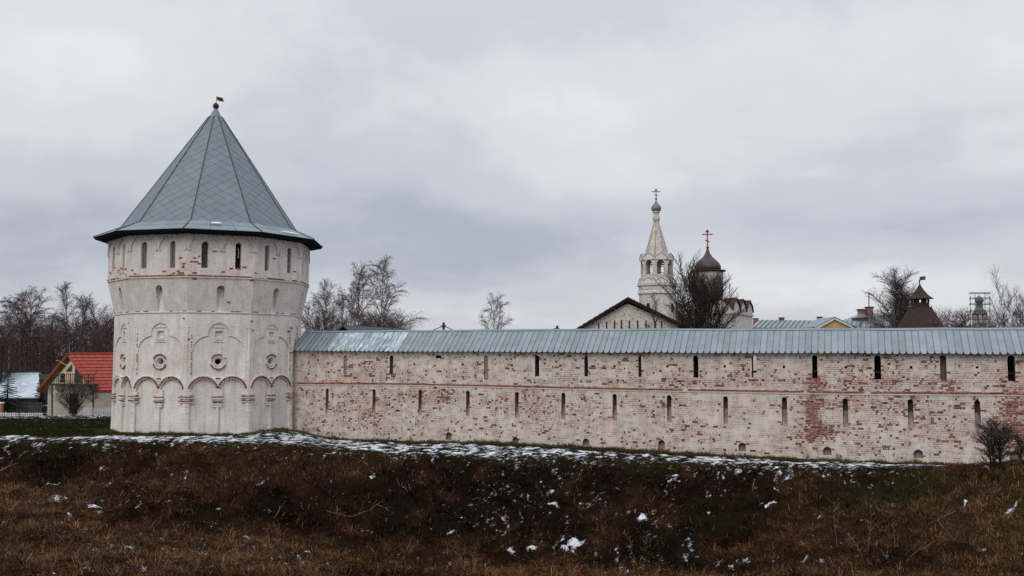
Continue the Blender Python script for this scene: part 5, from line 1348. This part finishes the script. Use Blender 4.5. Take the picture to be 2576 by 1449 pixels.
def red_house():
    Y = 104.; z = lambda py, YY=Y: float(at(180, py, YY)[2])
    L = at(118, 972, Y); Rr = at(278, 982, Y); T = at(184, 891, Y); zb = ground_z(L[0]+2, Y)-.3
    e = empty('red_roofed_house', ((L[0]+Rr[0])/2, Y, zb), 'pale block house with a bright red tiled roof and wooden balcony left of the tower', 'house')
    xl = at(120, 1000, Y)[0]; xr = at(240, 1000, Y)[0]; dy = 9.; sk = np.array([.55*0+5.0, dy, 0])     # the ridge runs back to the right
    X = np.array([1., 0, 0])
    # gable wall on the left front, long side to the right
    ze = z(975); xm = T[0]; zt = T[2]-.25
    n_front = np.array([0, -1., 0]); d = np.array([9.5, 5.0, 0])       # direction of the ridge
    dl = d/np.linalg.norm(d)
    mb = MB(); mb.prism([(xl, zb), (xr, zb), (xr, ze), (xm, zt-.1), (xl, ze)], (0, Y, 0), X, UP, d/np.linalg.norm(d), np.linalg.norm(d)); mb.mi = 0
    mb.build('wall', [M['white_block']], e)
    mb = MB(); mb.prism([(xl+.7, z(990)), (xr-.5, z(990)), (xr-.5, ze+.35), (xm, zt-.35), (xl+.7, ze+.35)], (0, Y-.06, 0), X, UP, (0, 1, 0), .05); mb.build('gable_cladding', [M['cream']], e)
    # roof: two slopes running along d
    ov = -dl*.5; eL = np.array([at(106, 979, Y)[0], Y, z(984)]); eR = np.array([at(247, 983, Y)[0], Y, z(983)]); rg = np.array([xm, Y, T[2]])
    for nm, a, sg in (('roof_slope', eL, -1), ('roof_slope', eR, 1)):
        q = [a+ov, a+d, rg+d, rg+ov] if sg > 0 else [rg+ov, rg+d, a+d, a+ov]
        mb = MB(); mb.hexa([p-UP*.14 for p in q]+q); o = mb.build('roof_slope', [M['orange_wood'] if sg < 0 else M['tile_red']], e)
    # metal tiles on the right slope, row by row
    a0, u0 = eR+ov, rg+ov; nx, ny = 17, 11; dv = d-ov
    tu = dv/nx; tv = (u0-a0)/ny; nn = np.cross(tu, tv); nn /= np.linalg.norm(nn)
    if nn[2] < 0: nn = -nn
    tm = MB(); k_ = 5
    P = []
    for j in (0, 1):
        for i in range(k_): P.append(tu*(i/(k_-1))+tv*(j*1.02)+nn*(.09*(1-j)+.05*math.sin(PI*i/(k_-1))+.015))
    P += [P[i]-nn*.09 for i in range(k_)]
    tm.add(P, [(i, i+1, k_+i+1, k_+i) for i in range(k_-1)]+[(i+1, i, 2*k_+i, 2*k_+i+1) for i in range(k_-1)])
    tme = mesh_from('roof_tile', np.array(tm.v), tm.f, [M['tile_red']])
    for i in range(nx):
        for j in range(ny):
            o = link('roof_tile', tme, e); o.location = tuple(a0+tu*i+tv*j-origin_of(e))
    for a, c in ((eL+ov, rg+ov), (eR+ov, rg+ov)):
        mb = MB(); mb.beam(a+UP*.02, c+UP*.02, .10, .28); mb.build('bargeboard', [M['orange_wood'] if a is not eR and a[0] < xm else M['tile_red']], e)
    mb = MB(); mb.beam(rg+ov+UP*.1, rg+d+UP*.1, .3, .16); mb.build('ridge', [M['tile_red']], e)
    # openings of the gable
    def pan(px0, px1, y0, y1, nm, m, dd=-.12):
        p, q = at(px0, y0, Y), at(px1, y1, Y); mb = MB(); mb.box(((p[0]+q[0])/2, Y+dd, (p[2]+q[2])/2), (q[0]-p[0], .05, p[2]-q[2])); return mb.build(nm, [m], e)
    p0, p1, p2 = at(166, 934, Y), at(182, 934, Y), at(182, 916, Y)
    mb = MB(); mb.prism([(p0[0], p0[2]), (p1[0], p1[2]), (p2[0], p2[2])], (0, Y-.14, 0), X, UP, (0, 1, 0), .05); mb.build('window', [M['glass']], e)
    dr = pan(195, 203, 924, 962, 'balcony_door', M['glass']); pan(191.5, 194, 914, 962, 'post', M['wood'], -.2); pan(204, 205.5, 928, 962, 'post', M['wood'], -.2)
    pan(206.5, 210, 934, 941, 'window', M['glass'])
    pan(176, 194, 990, 1040, 'entrance', M['wood'], -.05)
    sl = MB(); p, q = at(124, 965, Y-1.2), at(235, 965, Y-1.2); sl.box(((p[0]+q[0])/2, Y-.7, z(967, Y-.7)), (q[0]-p[0], 1.3, .14)); sl.build('balcony_floor', [M['wood']], e)
    rl = MB(); rl.beam(at(134, 940, Y-1.3), at(228, 942, Y-1.3), .08); rl.build('balcony_rail', [M['wood']], e)
    for px in range(137, 228, 5):
        mb = MB(); mb.beam(at(px, 941, Y-1.3), at(px, 965, Y-1.3), .05 if px % 3 else .09); mb.build('baluster', [M['wood']], e)
    ah = MB(); q = at(158, 928, Y-1.35); ah.lathe([(.28, 0), (.32, .2), (.2, .5), (.3, .75), (.12, 1.0)], at(157, 962, Y-1.3), 8); ah.build('carved_panel', [M['wood']], e)
    st = MB(); st.beam(at(235, 967, Y-1.2), at(235, 1045, Y-1.2), .12); st.beam(at(131, 967, Y-1.2), at(131, 1045, Y-1.2), .12); st.build('balcony_post', [M['wood']], e)
    mb = MB(); r_ = at(172, 921, Y-1); mb.tube([r_, r_+np.array([-.8, -.4, .5])], .03, 4); mb.lathe([(.02, 0), (.22, .1), (.24, .14)], r_+np.array([-.9, -.5, .5]), 10); mb.build('satellite_dish', [M['lime_far']], e)
red_house()
def grey_house():
    Y = 116.; A = at(-30, 1000, Y); e = empty('snowy_roofed_house', (at(40, 1020, Y)[0], Y, ground_z(A[0], Y)), 'low dark house with a snowy grey roof at the left edge', 'house')
    x0 = at(-60, 960, Y)[0]; x1 = at(108, 960, Y)[0]; ze = float(at(0, 998, Y)[2]); zr = float(at(0, 936, Y+4)[2]); x2 = at(97, 936, Y+4)[0]; g = ground_z(x1, Y)-.2
    mb = MB(); q = [np.array(p) for p in ((x0, Y-.5, ze), (x1, Y-.5, ze), (x2, Y+4, zr), (x0, Y+4, zr))]; mb.hexa([p-UP*.15 for p in q]+q); mb.build('roof_slope', [M['snow_roof']], e)
    mb = MB(); q = [np.array(p) for p in ((x0, Y+4, zr), (x2, Y+4, zr), (x1, Y+8.5, ze), (x0, Y+8.5, ze))]; mb.hexa([p-UP*.15 for p in q]+q); mb.build('roof_slope', [M['snow_roof']], e)
    mb = MB(); mb.beam((x0, Y+4, zr+.05), (x2, Y+4, zr+.05), .25, .16); mb.build('ridge', [M['seam']], e)
    mb = MB(); mb.prism([(Y+.2, g), (Y+7.8, g), (Y+7.8, ze), (Y+4, zr-.25), (Y+.2, ze)], (x1-1.2, 0, 0), (0, 1, 0), UP, (-1, 0, 0), x1-1.2-x0); mb.build('wall', [M['wood']], e)
    mb = MB(); mb.box((at(100, 1015, Y)[0], Y-.3, (ze+g)/2-.6), (2.2, 1.4, ze-g-1.2)); mb.mi = 1; mb.box((at(100, 1015, Y)[0], Y-.3, ze-1.1), (2.6, 1.8, .12)); mb.build('porch', [M['wood'], M['snow_roof']], e)
grey_house()
def far_red():
    Y = 150.; e = empty('dark_roofed_house', (at(70, 940, Y)[0], Y, 0), 'house with a dull dark red roof under the trees at the far left', 'house')
    a, b, c, d = at(-60, 945, Y), at(170, 945, Y), at(152, 893, Y+5), at(-60, 893, Y+5); mb = MB(); mb.hexa([p-UP*.2 for p in (a, b, c, d)]+[a, b, c, d]); mb.build('roof_slope', [M['dark_red']], e)
    mb = MB(); a2 = a+np.array([0, 10, 0]); b2 = b+np.array([0, 10, 0]); mb.hexa([p-UP*.2 for p in (d, c, b2, a2)]+[d, c, b2, a2]); mb.build('roof_slope', [M['dark_red']], e)
    mb = MB(); mb.box(((a[0]+b[0])/2-.5, Y+5, a[2]/2-.5), (b[0]-a[0]-1.6, 8.6, a[2]+.6)); mb.build('wall', [M['wood']], e)
far_red()
# fences
def picket_fence(px0, px1, Y, ytop, label):
    a, b = at(px0, ytop, Y), at(px1, ytop, Y); x = a[0]
    e = empty('picket_fence', ((a[0]+b[0])/2, Y, ground_z((a[0]+b[0])/2, Y)), label, 'fence')
    pm = MB(); pm.v = []; h = a[2]-ground_z(a[0], Y)
    pm.prism([(-.065, 0), (.065, 0), (.065, h-.08), (0, h), (-.065, h-.08)], (0, 0, 0), (1, 0, 0), UP, (0, 1, 0), .025); pme = mesh_from('picket', np.array(pm.v), pm.f, [M['picket']])
    while x < b[0]:
        if rnd.random() > .05:
            o = link('picket', pme, e); g = ground_z(x, Y); o.location = tuple(np.array([x, Y, g+.05+rnd.uniform(-.03, .03)])-origin_of(e)); o.rotation_euler = (0, rnd.uniform(-.04, .04), 0)
        x += .235
    for hh in (.35, .85):
        mb = MB(); mb.beam((a[0], Y+.05, ground_z(a[0], Y)+hh*h/1.1), (b[0], Y+.05, ground_z(b[0], Y)+hh*h/1.1), .07); mb.build('rail', [M['picket']], e)
picket_fence(-8, 108, 100., 1038, 'white picket fence along the snowy lane at the left edge')
picket_fence(212, 284, 101., 1026, 'white picket fence in front of the red roofed house beside the tower')
def board_fence():
    Y = 104.; e = empty('board_fence', (at(60, 1030, Y)[0], Y, ground_z(at(60, 1030, Y)[0], Y)), 'dark unpainted board fence below the snowy grey roof', 'fence')
    x = at(4, 1000, Y)[0]; x1 = at(104, 1000, Y)[0]; t = float(at(0, 1012, Y)[2]); 
    while x < x1:
        g = ground_z(x, Y); h = t-g+rnd.uniform(-.05, .05); mb = MB(); mb.box((x, Y, g+h/2), (.19, .03, h)); mb.build('board', [M['wood']], e); x += .215
board_fence()
gp = at(0, 1015, 101.); g = ground_z(gp[0], 101.); e = empty('brick_gatepost', (gp[0], 101., g), 'orange brick gatepost at the extreme left edge', 'gatepost')
mb = MB(); mb.box((gp[0], 101., (gp[2]+g)/2), (.5, .5, gp[2]-g)); mb.build('pier', [M['tan_o']] if 'tan_o' in M else [M.setdefault('tan_o', mottled('orange_brick', (.34, .14, .07), (.45, .22, .12), 3))], e)
mb = MB(); mb.box((gp[0], 101., gp[2]+.06), (.64, .64, .12)); mb.mi = 0; mb.build('coping', [M['snow']], e)

# spruces: tiers of drooping boughs
def spruce(px, ytop, Y, w, label, seed):
    p = at(px, ytop, Y); z0 = ground_z(p[0], Y); H = p[2]-z0; rng = random.Random(seed)
    e = empty('spruce', (p[0], Y, z0), label, 'tree', 'spruces in front of the snowy grey roof')
    mb = MB(); mb.tube([(p[0], Y, z0-.1), (p[0], Y, z0+H)], [.14, .02], 6); mb.build('trunk', [M['bark_dark']], e)
    V = []; Q = []
    lv = 22
    for i in range(lv):
        t = i/lv; zc = H*(.06+.94*t); R = w*(1-t)**.85+.08
        nb = int(11-5*t)
        for j in range(nb):
            a = rng.uniform(0, 6.28); L = R*rng.uniform(.75, 1.15)
            for s in range(9):
                f = (s+.5)/9; c = np.array([p[0]+math.cos(a)*L*f, Y+math.sin(a)*L*f, z0+zc-L*f*.35+.12*f*f])
                for sg in (-1, 1):
                    b = len(V); ww = .22*(1-f*.6); d2 = np.array([-math.sin(a), math.cos(a), 0])*sg
                    V += [c, c+np.array([math.cos(a), math.sin(a), 0])*.16, c+d2*ww+np.array([math.cos(a), math.sin(a), -.5])*.16*rng.uniform(.6, 1.4)]; Q.append((b, b+1, b+2))
    me = fast_mesh('crown', np.array(V)-origin_of(e), np.array(Q), [M['needles']]); link('crown', me, e)
spruce(21, 938, 103., 1.9, 'bigger dark spruce at the left edge', 3)
spruce(104, 952, 106., 1.1, 'small thin spruce beside the porch of the snowy roofed house', 5)

# bushes and trees in front of the houses
plant_tree('bush', 188, 950, 97, 'wide leafless bush in front of the red roofed house', 'bush', 'bare_bush', wide=1.5, rot=.3)
plant_tree('thin', 236, 930, 98, 'small leafless sapling beside the white picket fence near the tower', 'tree', 'bare_tree', rot=.3, wide=1.5)
pb = ground_hit(2500, 1192)
plant_tree('tallbush', 2505, 1036, pb[1], 'tall dark leafless bush at the right end of the bank before the wall', 'bush', 'bare_bush', wide=1.8, rot=1.2)
plant_tree('tallbush', 2566, 1070, pb[1]-1., 'leafless bush cut by the right edge of the photo', 'bush', 'bare_bush', wide=.7, rot=3.2)
pb = ground_hit(1556, 1158); plant_tree('bush', 1556, 1120, pb[1], 'small leafless bush on the snowy shelf below the middle of the wall', 'bush', 'bare_bush', wide=1.1, rot=2.0)
pb = ground_hit(1518, 1158); plant_tree('bush', 1516, 1113, pb[1], 'single twiggy stem left of the small bush below the wall', 'bush', 'bare_bush', wide=.35, rot=1.0)
pb = ground_hit(1149, 1108); plant_tree('bush', 1149, 1068, pb[1], 'leafless bush beside the leftmost gun port of the wall', 'bush', 'bare_bush', wide=.7, rot=4.0)
pb = ground_hit(1012, 1108); plant_tree('bush', 1012, 1062, pb[1], 'leafless bush at the foot of the wall below its second lower loophole', 'bush', 'bare_bush', wide=1.0, rot=5.1)
pb = ground_hit(2120, 1158); plant_tree('bush', 2110, 1133, pb[1], 'low twiggy bush beside the gun port under the big red brick patch', 'bush', 'bare_bush', wide=1.4, rot=.8)

# dry weed stalks
def weed(px, yb, h, lean, label, m=None, n=1, Y=None, leaves=0, group=None, thick=.012, cat='weed'):
    p = ground_hit(px, yb); rng = random.Random(int(px)*7+n); e = empty('weed', (p[0], p[1], p[2]), label, cat, group)
    mb = MB(); lf = MB()
    for q in range(n):
        a = rng.uniform(-.25, .25); L = h*rng.uniform(.75, 1.05); pts = [np.array([p[0]+rng.uniform(-.1, .1)*n*.5, p[1]+rng.uniform(-.2, .2), p[2]-.05])]
        d = np.array([lean+a, rng.uniform(-.1, .1), 1.]); 
        for s in range(6): pts.append(pts[-1]+d*L/6); d = d+np.array([rng.uniform(-.1, .1)+lean*.12, 0, -.03])
        mb.tube(pts, [thick*(1-.1*i) for i in range(7)], 3)
        for s in range(3, 7):
            for r in range(3):
                c = pts[s]; dd = np.array([rng.uniform(-1, 1), rng.uniform(-1, 1), rng.uniform(.2, 1)])*.13*h/1.2; mb.tube([c, c+dd], [thick*.7, thick*.8], 3)
        for s in range(leaves):
            f = rng.uniform(.1, 1)*5.9; c = pts[int(f)]; dd = np.array([rng.uniform(-1, 1), rng.uniform(-1, .2), rng.uniform(-.4, .6)]); dd /= np.linalg.norm(dd); sd = np.cross(dd, UP)*.06; k = rng.uniform(.14, .26)
            lf.add([c, c+dd*k*.5+sd, c+dd*k, c+dd*k*.5-sd], [(0, 1, 2, 3)])
    mb.build('stem', [m or M['bark_brown']], e)
    if leaves: lf.build('leaves', [M['leaf']], e, kind='stuff')
    return e
M['leaf'] = mottled('yellowing_leaf', (.16, .12, .02), (.07, .10, .025), 2.5)
M['straw'] = mottled('straw_stalk', (.20, .14, .09), (.28, .20, .13), 4)
wl = 'dry weeds at the foot of the tower and wall'
for px, yb, h, ln, lb in ((413, 1086, .8, .3, 'dry weed bending at the foot of the tower left of its left pair of arches'), (535, 1087, .9, .2, 'dry weed before the tower under the right arch of the left pair'),
        (560, 1087, 1.1, .3, 'leaning weed before the middle niche of the tower'), (590, 1088, 1.3, .25, 'tallest thin weed before the middle niches of the tower'), (632, 1088, .6, .1, 'short weed beside the pilaster right of the middle niches'),
        (662, 1088, .9, .2, 'curled weed before the left niche of the right pair'), (700, 1090, .7, .4, 'low weed before the right niche of the right pair'), (757, 1096, 1.5, .18, 'tall weeds in the corner where tower meets wall'),
        (800, 1103, .6, .0, 'short weed at the foot of the wall right of the tower'), (1070, 1110, .7, .2, 'short dry weed left of the first gun port'), (1178, 1111, 1.0, .1, 'dry weed just right of the bush beside the first gun port'),
        (2140, 1160, .6, .1, 'short dry weed under the red brick patch')):
    weed(px, yb, h, ln, lb, M['bark_brown'], 3 if h > 1.4 else 2, group=wl)
weed(470, 1086, .8, .0, 'bristly dry weed before the left pair of niches beside the pilaster', n=7, group=wl)
weed(2112, 1392, 3.3, -.03, 'left one of two tall pale stalks standing on the slope at right', M['straw'], 1, thick=.010)
weed(2182, 1400, 3.3, -.02, 'right one of two tall pale stalks standing on the slope at right', M['straw'], 1, thick=.010)
weed(2172, 1405, 1.6, -.45, 'slanting pale stalk between the two tall ones', M['straw'], 1, thick=.010)
weed(1600, 1470, 2.6, .03, 'tall green and yellow leaved plant at the bottom of the slope', M['bark_brown'], 2, leaves=16, cat='plant')
weed(1572, 1478, 1.2, .0, 'low leafy green plant at the bottom edge', M['bark_brown'], 3, leaves=12, cat='plant')
def branch(pts, label, r=.018):
    P = []
    for x, y in pts:
        g = ground_hit(x, y); P.append(g+UP*.16)
    mb = MB(); mb.tube(P, [r*(1-.6*i/len(P)) for i in range(len(P))], 5)
    rng = random.Random(len(label))
    for i in range(1, len(P)-1):
        d = (P[i+1]-P[i-1])*.5+np.array([rng.uniform(-.5, .5), rng.uniform(-.5, .5), .4]); mb.tube([P[i], P[i]+d*.7], [r*.5, r*.2], 4)
    tag(mb.build('fallen_branch', [M['straw']]), label, 'branch')
branch([(818, 1290), (850, 1300), (885, 1306), (930, 1290), (965, 1262)], 'long forked fallen branch on the bank below the left end of the wall')
branch([(0, 1190), (20, 1180), (44, 1170)], 'pale fallen branch on the bank at the left edge', .04)
branch([(948, 1275), (968, 1283), (990, 1298)], 'short fallen branch right of the long forked one')
branch([(690, 1310), (702, 1290), (704, 1278)], 'short upright twig on the bank below the tower')
branch([(2262, 1440), (2300, 1400), (2350, 1370)], 'curved bare branch lying in the dark hollow at lower right')
branch([(2335, 1325), (2370, 1310), (2405, 1292)], 'pale stick leaning out of the dark hollow at right')

# ------------------------------------------------------------------ grass
def make_grass():
    NC = 15000; N1 = 110000
    # tussocks: a ring of blades round each centre, then loose blades between them
    def cast(n): Y = 37+(nr.random(n)**.85)*43; return (nr.random(n)*2-1)*(Y*.58+1.5), Y
    cX, cY = cast(NC); big = .5+nr.random(NC)**2; per = 24
    a0 = nr.random((NC, per))*2*PI; r0 = nr.random((NC, per))*.20*big[:, None]
    tX = (cX[:, None]+np.cos(a0)*r0).ravel(); tY = (cY[:, None]+np.sin(a0)*r0).ravel()
    lX, lY = cast(N1); X = np.r_[tX, lX]; Y = np.r_[tY, lY]
    out_az = np.r_[a0.ravel(), nr.random(N1)*2*PI]; size = np.r_[np.repeat(big, per), .45+.4*nr.random(N1)]; bright = np.r_[np.repeat(.25+1.9*nr.random(NC)**1.8, per), .4+1.0*nr.random(N1)]
    yc = np.interp(X, crest[:, 0], crest[:, 1]); d = yc-Y
    sn = snow_mask(X, Y); keep = (d > -4.5) & (nr.random(len(X)) > sstep(.42, .60, sn)*.90) & ((d > 0.) | (nr.random(len(X)) < .35))
    X, Y, d, sn, out_az, size, bright = [q[keep] for q in (X, Y, d, sn, out_az, size, bright)]; n = len(X); cl = .5
    Z = terrain(X, Y); gm = green_mask(X, Y)
    hgt = (.30+.75*nr.random(n)**1.4)*size*(.28+.72*sstep(-.5, 3, d))*np.where(gm > .5, .7, 1)
    az = out_az+nr.normal(0, .5, n); tilt = np.clip(nr.normal(.75, .35, n), .1, 1.4)
    dx = np.cos(az)*np.sin(tilt); dy = np.sin(az)*np.sin(tilt)-.25; dz = np.cos(tilt)*.9+.12
    w = .006+.011*nr.random(n)
    pa = nr.random(n)*2*PI; px = np.cos(pa)*w; py = np.sin(pa)*w*.5
    b = np.stack([X, Y, Z-.03], -1); dv = np.stack([dx, dy, dz], -1)
    mid = b+dv*(hgt*.55)[:, None]; tip = mid+(dv*np.array([1, 1, .35])+np.array([0, 0, -.25]))*(hgt*.55)[:, None]
    sd = np.stack([px, py, 0*px], -1)
    V = np.stack([b-sd, b+sd, mid+sd*.8, mid-sd*.8, tip], 1).reshape(-1, 3)
    i = (np.arange(n)*5)[:, None]; T = np.concatenate([i+np.array([[0, 1, 2]]), i+np.array([[0, 2, 3]]), i+np.array([[3, 2, 4]])])
    # colours: rust, straw, dull olive
    r2 = nr.random(n); strw = np.array([.24, .155, .095])
    c = bank_tint(X, Y)*(bright*(.6+.8*nr.random(n)))[:, None]
    k = (r2 < .05)[:, None]; c = np.where(k, strw*(.3+1.1*nr.random(n)[:, None]), c)
    col4 = np.concatenate([c, np.ones((n, 1))], 1); col4 = np.repeat(col4, 5, 0)
    m, nt, bs = material('grass_blades'); gx = NT(nt); gx.set(bs.inputs['Base Color'], gx.attr('tint')[0]); bs.inputs['Roughness'].default_value = 1; bs.inputs['Specular IOR Level'].default_value = 0
    me = fast_mesh('grass', V, T, [m], {'tint': col4}); o = link('dry_grass', me)
    tag(o, 'rust brown and green withered grass covering the ditch bank below the wall', 'grass', kind='stuff')
    # rough dark turf on the bank behind the tower
    n = 30000; X = -62+nr.random(n)*36; Y = 77+nr.random(n)*17; kk = (snow_mask(X, Y) < .5) & (np.hypot(X-TX, Y-TY) > 8.3); X, Y = X[kk], Y[kk]; n = len(X); Z = terrain(X, Y); h = (.10+.28*nr.random(n)**2)*np.where(Y < 85, .6, 1)
    az = nr.random(n)*6.28; b = np.stack([X, Y, Z-.03], -1); dv = np.stack([np.cos(az)*.6, np.sin(az)*.6, np.ones(n)], -1); sd = np.stack([np.ones(n)*.02, nr.normal(0, .01, n), np.zeros(n)], -1)
    V = np.stack([b-sd, b+sd, b+dv*h[:, None]], 1).reshape(-1, 3); T = np.arange(3*n).reshape(-1, 3); c = np.array([.014, .018, .006])*(.5+1.3*nr.random(n)[:, None])
    me = fast_mesh('grass', V, T, [m], {'tint': np.repeat(np.concatenate([c, np.ones((n, 1))], 1), 3, 0)}); o = link('rough_grass', me)
    tag(o, 'dark rough grass on the bank left of the tower', 'grass', kind='stuff')
    # turf fringe along the foot of wall and tower
    n = 26000; s = nr.random(n)*(S1-S0)+S0; dd = .05+nr.random(n)**1.6*1.3*(.3+1.1*fbm(s*.5, s*0, 151, 2))
    X = s*CT+dd*WN[0]; Y = K-s*ST+dd*WN[1]
    n2 = 12000; a = PH+(nr.random(n2)*5-2.2)*2*PI/NF; rr = R_BASE+.0+nr.random(n2)**1.5*1.4
    X = np.r_[X, TX+rr*np.sin(a)]; Y = np.r_[Y, TY-rr*np.cos(a)]; n = n+n2
    Z = terrain(X, Y); h = (.06+.30*nr.random(n)**2)*(.25+1.3*fbm(X*.9, Y*.9, 152, 2)**1.3); az = nr.random(n)*6.28; 
    b = np.stack([X, Y, Z-.03], -1); dv = np.stack([np.cos(az)*.5, np.sin(az)*.5, np.ones(n)], -1); sd = np.stack([np.ones(n)*.018, nr.normal(0, .01, n), np.zeros(n)], -1)
    V = np.stack([b-sd, b+sd, b+dv*h[:, None]], 1).reshape(-1, 3); T = np.arange(3*n).reshape(-1, 3)
    q = nr.random(n)[:, None]; q2 = fbm(X*.4, Y*.4, 153, 2)[:, None]; c = np.array([.034, .040, .012])*(1-q2)+np.array([.115, .088, .035])*q2; c = c*(.4+.8*q)
    me = fast_mesh('grass', V, T, [m], {'tint': np.repeat(np.concatenate([c, np.ones((n, 1))], 1), 3, 0)}); o = link('turf_fringe', me)
    tag(o, 'fringe of yellow green turf along the foot of tower and wall', 'grass', kind='stuff')
make_grass()
# undergrowth that reads as one mass under the far left trees
def thicket():
    segs = []; rng = random.Random(5)
    def clump(px0, px1, Y, ytop, n, wz=1.):
        for i in range(n):
            px = rng.uniform(px0, px1); p = at(px, ytop+rng.uniform(-12, 25), Y+rng.uniform(-5, 5)); z0 = 0
            H = p[2]-z0; b = [p[0]+rng.uniform(-1, 1), p[1], z0+H*.15]; d = [(p[0]-b[0])/5, rng.uniform(-.2, .2), (p[2]-b[2])/5]
            for s in range(5):
                q = [b[0]+d[0]+rng.uniform(-.25, .25), b[1]+d[1], b[2]+d[2]]; segs.append((b, q, .035-.005*s, .03-.005*s))
                for k in range(4):
                    e = [q[0]+rng.uniform(-.9, .9), q[1]+rng.uniform(-.5, .5), q[2]+rng.uniform(.2, 1.)]; segs.append((q, e, .022, .012))
                    e2 = [e[0]+rng.uniform(-.4, .4), e[1], e[2]+rng.uniform(.1, .5)]; segs.append((e, e2, .018, .01))
                b = q
    clump(-20, 290, 132, 835, 330); clump(-20, 290, 140, 815, 200); clump(900, 1010, 140, 805, 150); clump(2320, 2440, 138, 800, 120); clump(2150, 2300, 150, 815, 60); clump(760, 860, 136, 810, 60); clump(1750, 1850, 110, 812, 20)
    me = segs_mesh('thicket', segs, M['twig']); o = link('thicket', me); tag(o, 'tangled leafless undergrowth beneath the trees', 'undergrowth', kind='stuff')
thicket()
